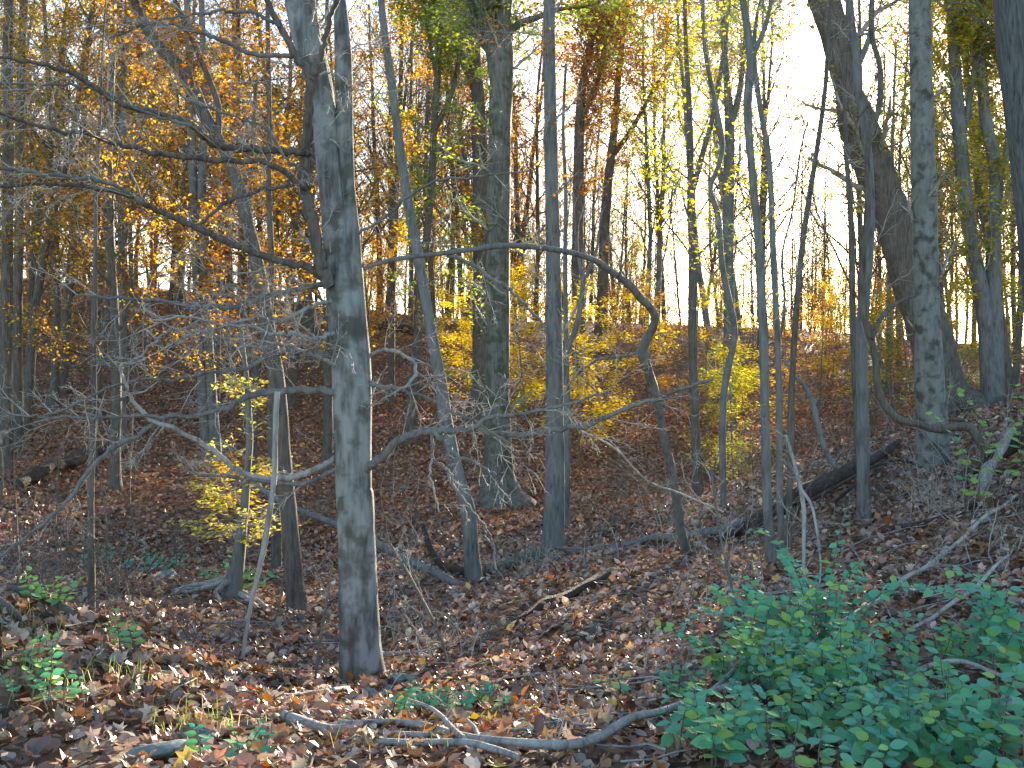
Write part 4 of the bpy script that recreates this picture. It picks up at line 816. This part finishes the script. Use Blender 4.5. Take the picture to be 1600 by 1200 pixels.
stick('slanting_dead_stem', 'dead crooked stem leaning down right into the thick decaying log', 'dead branch', [(1330,745,9),(1300,722,9),(1285,690,9),(1275,650,9),(1262,610,8),(1240,585,6),(1225,560,4)], 14, 15, 'bark_grey', ntw=6, tl=.5, seed=31)

# bare little brush clumps, woody litter
def brush(px, D, n, h, label, seed, mat='twig', lean=.6, r=.004):
    rng = np.random.default_rng(seed); o = onG(px, D); mb = MB(); P = dict(TW); P['kids'] = [4, 2, 0]
    for i in range(n):
        p = o + [rng.normal(0, h * .35), rng.normal(0, h * .35), 0]; p[2] = g1(p[0], p[1]) - .02
        grow([mb], rng, p, norm(np.array([rng.normal(0, lean), rng.normal(0, lean), 1.0])), h * rng.uniform(.5, 1.2), r * rng.uniform(.7, 1.3), 0, P, [])
    ob = mb.build('bare_brush', M[mat], None, o, kind='stuff'); ob['label'] = label
BR_ = [(170,11.5,18,1.0),(60,9,20,1.1),(20,13,20,1.3),(260,15,14,.9),(230,9.5,8,.8),(330,8.5,6,.5),(420,10,8,.6),(650,9,10,.55),(705,8.2,12,.5),(760,8.6,8,.4),(610,12,8,.8),(640,17,10,1.2),(700,18,10,1.0),(830,12.6,14,.5),(900,12.5,10,.6),
       (960,16,14,1.0),(1030,17,12,1.2),(1090,12,12,.9),(1150,9.5,10,.8),(1130,7.8,8,.7),(1060,9,8,.5),(1180,13,14,1.1),(1260,11.5,4,.6),(1300,12.2,5,.5),(1390,12.5,16,.8),(1440,11,10,.7),(1500,12,14,.9),(1560,8.5,12,.7),(1590,7.4,10,.7),
       (1510,10,10,.6),(1330,16,14,1.4),(1420,17,12,1.2),(590,22,10,1.6),(480,20,10,1.4),(540,28,10,1.8),(100,6.3,8,.45),(1000,21,12,1.5),(1220,20,14,1.6),(880,5.6,4,.3),(760,5.4,4,.28),(690,5.3,3,.25),(1050,6.1,5,.4)]
for i, (px, D, n, h) in enumerate(BR_):
    brush(px, D, n, h, f'tangle of thin bare stems, {where(px)}', 700 + i, 'twig' if i % 3 and px > 520 else 'twig_dark', r=.0035 + D * .00018)
# small dead sticks strewn on the ground
rng = np.random.default_rng(88); mb = MB()
for i in range(420):
    D = rng.uniform(4, 16); px = rng.uniform(-50, 1650); p = onG(px, D); a = rng.uniform(0, 3.14); ln = rng.uniform(.12, .7); r = rng.uniform(.003, .008)
    q = []
    for t in np.linspace(-.5, .5, 5):
        x = p[0] + math.cos(a) * ln * t; y = p[1] + math.sin(a) * ln * t; q.append([x + rng.normal(0, .012), y + rng.normal(0, .012), g1(x, y) + .04 + rng.uniform(0, .03)])
    mb.tube(q, np.linspace(r, r * .5, 5), 4, cap=False)
mb.build('fallen_twigs', M['dead'], kind='stuff')

# ------------------------------------------------------------------ stones
def stone(px, D, sx, sy, sz, label, mat='stone', seed=0):
    rng = np.random.default_rng(900 + seed); o = onG(px, D)
    import bmesh
    bm = bmesh.new(); bmesh.ops.create_icosphere(bm, subdivisions=3, radius=1)
    a = rng.normal(0, 1, (7, 3)); a = norm(a)
    for v in bm.verts:
        c = np.array(v.co); k = 1
        for q in a: k = min(k, (.62 + .2 * abs(q[0])) / max(c @ q, .01))   # flat facets
        c = c * k * (1 + .04 * math.sin(c[0] * 9 + seed) * math.sin(c[1] * 8)); v.co = (c[0] * sx, c[1] * sy, c[2] * sz)
    me = bpy.data.meshes.new('stone'); bm.to_mesh(me); bm.free(); me.materials.append(M[mat])
    ob = bpy.data.objects.new('stone', me); COL.objects.link(ob); ob.location = (o[0], o[1], o[2] + sz * .35); ob.rotation_euler = (0, 0, rng.uniform(0, 3))
    tag(ob, label, 'stone')
stone(577, 6.7, .095, .08, .07, 'bluish green stone lying right in front of the forked tree foot', seed=1)
stone(628, 7.2, .12, .09, .08, 'green mossy stone right of the forked tree foot', seed=2)
stone(607, 6.9, .07, .07, .05, 'small grey stone between the two mossy stones at the forked tree foot', seed=3)
stone(560, 6.55, .05, .05, .04, 'smallest pinkish stone left of the bluish one at the forked tree foot', 'stone_pale', 4)
stone(880, 8.9, .10, .06, .04, 'flat green grey stone in the leaves below the dark rotten log', seed=5)
stone(978, 6.6, .05, .05, .035, 'small whitish stone alone in the leaves of the middle slope', 'stone_pale', 6)
stone(245, 4.15, .15, .10, .05, 'flat grey green stone low on the left mound', seed=7)
stone(305, 4.5, .11, .08, .04, 'long bluish stone above the flat one on the left mound', seed=8)
stone(1576, 4.7, .07, .05, .04, 'pale stone lying right of the green shrub', 'stone_pale', 9)
stone(640, 15, .16, .14, .12, 'grey stone behind the leaning pale fallen trunk in the hollow', seed=10)
stone(262, 13.5, .16, .14, .12, 'pale grey stone in the dark left hollow', seed=11)
stone(340, 5.2, .07, .05, .035, 'small pale stone near the crest of the left mound', 'stone_pale', 12)

# ------------------------------------------------------------------ green shrubs at the lower right
leafm = []
for cc in ((.095, .36, .22), (.095, .34, .17), (.13, .38, .15), (.27, .46, .09)):
    b = MB(); b.leaves([[0, 0, 0]], [[0, 0, 1]], 1.0, [cc], T_OVAL, rng, head=[[0, 1, 0]]); leafm.append(b.mesh('leaf', M['shrubleaf']))
def shrub(name, label, cx, cy, rx, ry, h, canes, leaf, seed, lean=(0, 0), wts=(4, 3, 3, 1), maxobj=300, step=.045, cat='shrub'):
    rng = np.random.default_rng(seed); org = np.array([cx, cy, g1(cx, cy)]); root = empty(name, org, label, cat)
    wd = MB(); C = []; Nn = []; H = []; S = []
    for i in range(canes):
        a = rng.uniform(0, 6.28); rr = math.sqrt(rng.random()); x = cx + math.cos(a) * rr * rx; y = cy + math.sin(a) * rr * ry
        p = np.array([x, y, g1(x, y)]); out = np.array([math.cos(a) * rx, math.sin(a) * ry, 0]); top = h * (1 - .65 * rr ** 1.5) * rng.uniform(.65, 1.1)
        d = norm(out * .5 * rr + np.array([lean[0], lean[1], 0]) + [rng.normal(0, .25), rng.normal(0, .25), 1.1]); L = top * 1.5 + .12; n = max(5, int(L / step)); st = L / n; pts = [p]
        for k in range(n):
            d = norm(d + np.array([rng.normal(0, .05), rng.normal(0, .05), -.05 - .13 * k / n * 1.3])); p = p + d * st
            gg = g1(p[0], p[1]) + .03
            if p[2] < gg: p[2] = gg
            pts.append(p)
            if k > n * .12:
                s = norm(np.cross(d, [0, 0, 1.0])) if abs(d[2]) < .95 else norm(rng.normal(size=3) * [1, 1, 0])
                for sg in (1, -1):
                    if rng.random() < .1: continue
                    hd = norm(s * sg + d * .5 + rng.normal(0, .2, 3)); C.append(p + hd * .006); H.append(hd + [0, 0, -.25]); Nn.append(np.array([0, -.25, 1.0]) + rng.normal(0, .22, 3)); S.append(leaf * rng.uniform(.75, 1.3) * (1 - .45 * (k / n) ** 3))
        wd.tube(pts, np.linspace(.004, .0015, len(pts)), 4, cap=False)
    C, Nn, H, S = map(np.array, (C, Nn, H, S)); wd.build('stems', M['twig_dark'], root, org, kind='stuff')
    order = np.argsort(-S / C[:, 1] - (C[:, 2] - gz(C[:, 0], C[:, 1])) * .02); big, rest = order[:maxobj], order[maxobj:]
    for i in big:
        n_ = norm(Nn[i]); t = norm(H[i] - (H[i] @ n_) * n_); b_ = np.cross(n_, t)
        o = bpy.data.objects.new('leaf', leafm[rng.choice(4, p=np.array(wts) / sum(wts))]); COL.objects.link(o); o.parent = root
        R = np.eye(4); R[:3, 0] = b_ * S[i]; R[:3, 1] = t * S[i]; R[:3, 2] = n_ * S[i]; R[:3, 3] = C[i] - org; o.matrix_local = Matrix(R.tolist())
    if len(rest):
        mb = MB(); mb.leaves(C[rest], Nn[rest], S[rest], palette(rng, len(rest), GREEN[0], wts, .15), T_OVAL6, rng, head=H[rest]); mb.build('foliage', M['shrubleaf'], root, org, kind='stuff')
    return root
def gx(px, D): return (px - 800) / FPX * D
shrub('green_shrub', 'tallest green shrub, a rounded clump of blue green leaves below the slim stems', gx(1265, 5.5), 5.5, .19, .22, .70, 32, .064, 1, step=.055)
shrub('green_shrub', 'broad spreading green shrub with dense layered leaves at the lower right', gx(1290, 4.7), 4.7, .42, .46, .29, 54, .062, 2, wts=(4, 3, 3, 2))
shrub('green_shrub', 'green leafy shrub in the bottom right corner in front of the white stake', gx(1370, 4.0), 4.0, .52, .28, .2, 40, .064, 3, wts=(4, 3, 3, 2))
shrub('green_shrub', 'lighter yellow green leafy clump at the left end of the broad shrub', gx(1180, 5.2), 5.2, .16, .26, .42, 24, .07, 4, step=.055, wts=(2, 1, 2, 4))
shrub('green_shrub', 'low loose green clump over the right end of the curving fallen branch', gx(1110, 4.05), 4.05, .2, .16, .16, 18, .065, 5, wts=(3, 3, 2, 1.5))
shrub('green_shrub', 'flat thin layer of green leaves behind the broad shrub, right of the tallest', gx(1440, 5.4), 5.3, .5, .3, .11, 20, .062, 6, wts=(2, 3, 3, 1.5))
shrub('green_shrub', 'green leafy shoots at the right picture edge', gx(1590, 5.0), 5.0, .14, .3, .5, 12, .075, 7)
shrub('green_shrub', 'sparse green leaves in the very corner at the lower right', gx(1530, 3.9), 3.9, .32, .25, .26, 40, .07, 8)
shrub('yellow_shrub', 'small shrub with large yellow leaves on the right slope under the furrowed trunk', gx(1575, 9.5), 9.5, .35, .3, 1.15, 9, .10, 9, wts=(0, 0, 1, 9), step=.12)
# ground plants
for i, (px, D, r, n, lab) in enumerate([(640, 5.6, .22, 20, 'low green ground plants in leaves right below the forked tree'), (720, 5.5, .25, 18, 'low green ground plants above the fork of the pale curving branch'),
        (1050, 5.5, .25, 14, 'low green ground plants left of the broad shrub'),
        (980, 5.9, .3, 9, 'few green ground plants below the small whitish stone'), (330, 4.1, .3, 10, 'few green leaves between the stones of the left mound'), 
        (1180, 4.3, .3, 20, 'green leaves spread in front of the curving branch end')]):
    shrub('ground_plant', lab, gx(px, D), D, r, r * .8, .06, max(3, int(n * .55)), .045, 40 + i, step=.035, cat='plant')
LMATW = (0, 1, 2, 3)
shrub('weed', 'bright green weed lit by sun on top of the left mound', gx(80, 5.7), 5.7, .1, .08, .16, 6, .05, 60, wts=(0, 0, 1, 6), cat='plant')
shrub('weed', 'bright green weed beside the orange leaf at the mound crest', gx(205, 5.3), 5.3, .1, .08, .12, 4, .055, 61, wts=(0, 0, 2, 5), cat='plant')
shrub('weed', 'bushy green plant at the left edge of the mound bottom', gx(75, 4.5), 4.5, .16, .12, .17, 11, .04, 62, wts=(0, 1, 4, 3), cat='plant')
shrub('weed', 'green leafy plant in the shade behind the left mound', gx(10, 8.0), 8.0, .3, .3, .3, 10, .06, 63, wts=(2, 3, 3, 1), cat='plant')
shrub('weed', 'dark green creeper climbing the bank in the left hollow', gx(205, 15.5), 15.5, .8, .5, .4, 14, .09, 64, wts=(4, 3, 1, 0), step=.1, cat='plant')
shrub('weed', 'small green plant at the foot of the golden sapling', gx(372, 12.4), 12.4, .2, .15, .3, 8, .1, 65, wts=(2, 2, 3, 1), step=.08, cat='plant')
for i, (px, D, n, lab) in enumerate([(70, 4.7, 110, 'green grass tuft growing on the left mound'), (30, 5.3, 90, 'drying grass at the left mound edge'), (330, 4.6, 70, 'thin grass blades low on the left mound'), (200, 5.0, 60, 'thin grass blades at the mound crest'), (560, 4.3, 40, 'grass blades beside the forked stick')]):
    rg = np.random.default_rng(70 + i); b = MB(); o = onG(px, D)
    for k in range(n):
        x, y = o[0] + rg.normal(0, .16), o[1] + rg.normal(0, .12); z = g1(x, y); a = rg.uniform(0, 6.28); h = rg.uniform(.05, .17); w = .002; ln = rg.uniform(.2, .9) * h
        dx, dy = math.cos(a), math.sin(a); v = [[x - dy * w, y + dx * w, z], [x + dy * w, y - dx * w, z], [x + dx * ln * .4 + dy * w * .8, y + dy * ln * .4 - dx * w * .8, z + h * .7], [x + dx * ln * .4 - dy * w * .8, y + dy * ln * .4 + dx * w * .8, z + h * .7], [x + dx * ln, y + dy * ln, z + h * .95]]
        c = np.array([(.16, .28, .06), (.3, .36, .1), (.5, .42, .22)][rg.integers(3)]) * rg.uniform(.7, 1.2); b.add(v, [[0, 1, 2], [0, 2, 3], [3, 2, 4]], c, False)
    g_ = b.build('grass_tuft', M['grass'], None, o, kind='stuff'); g_['label'] = lab
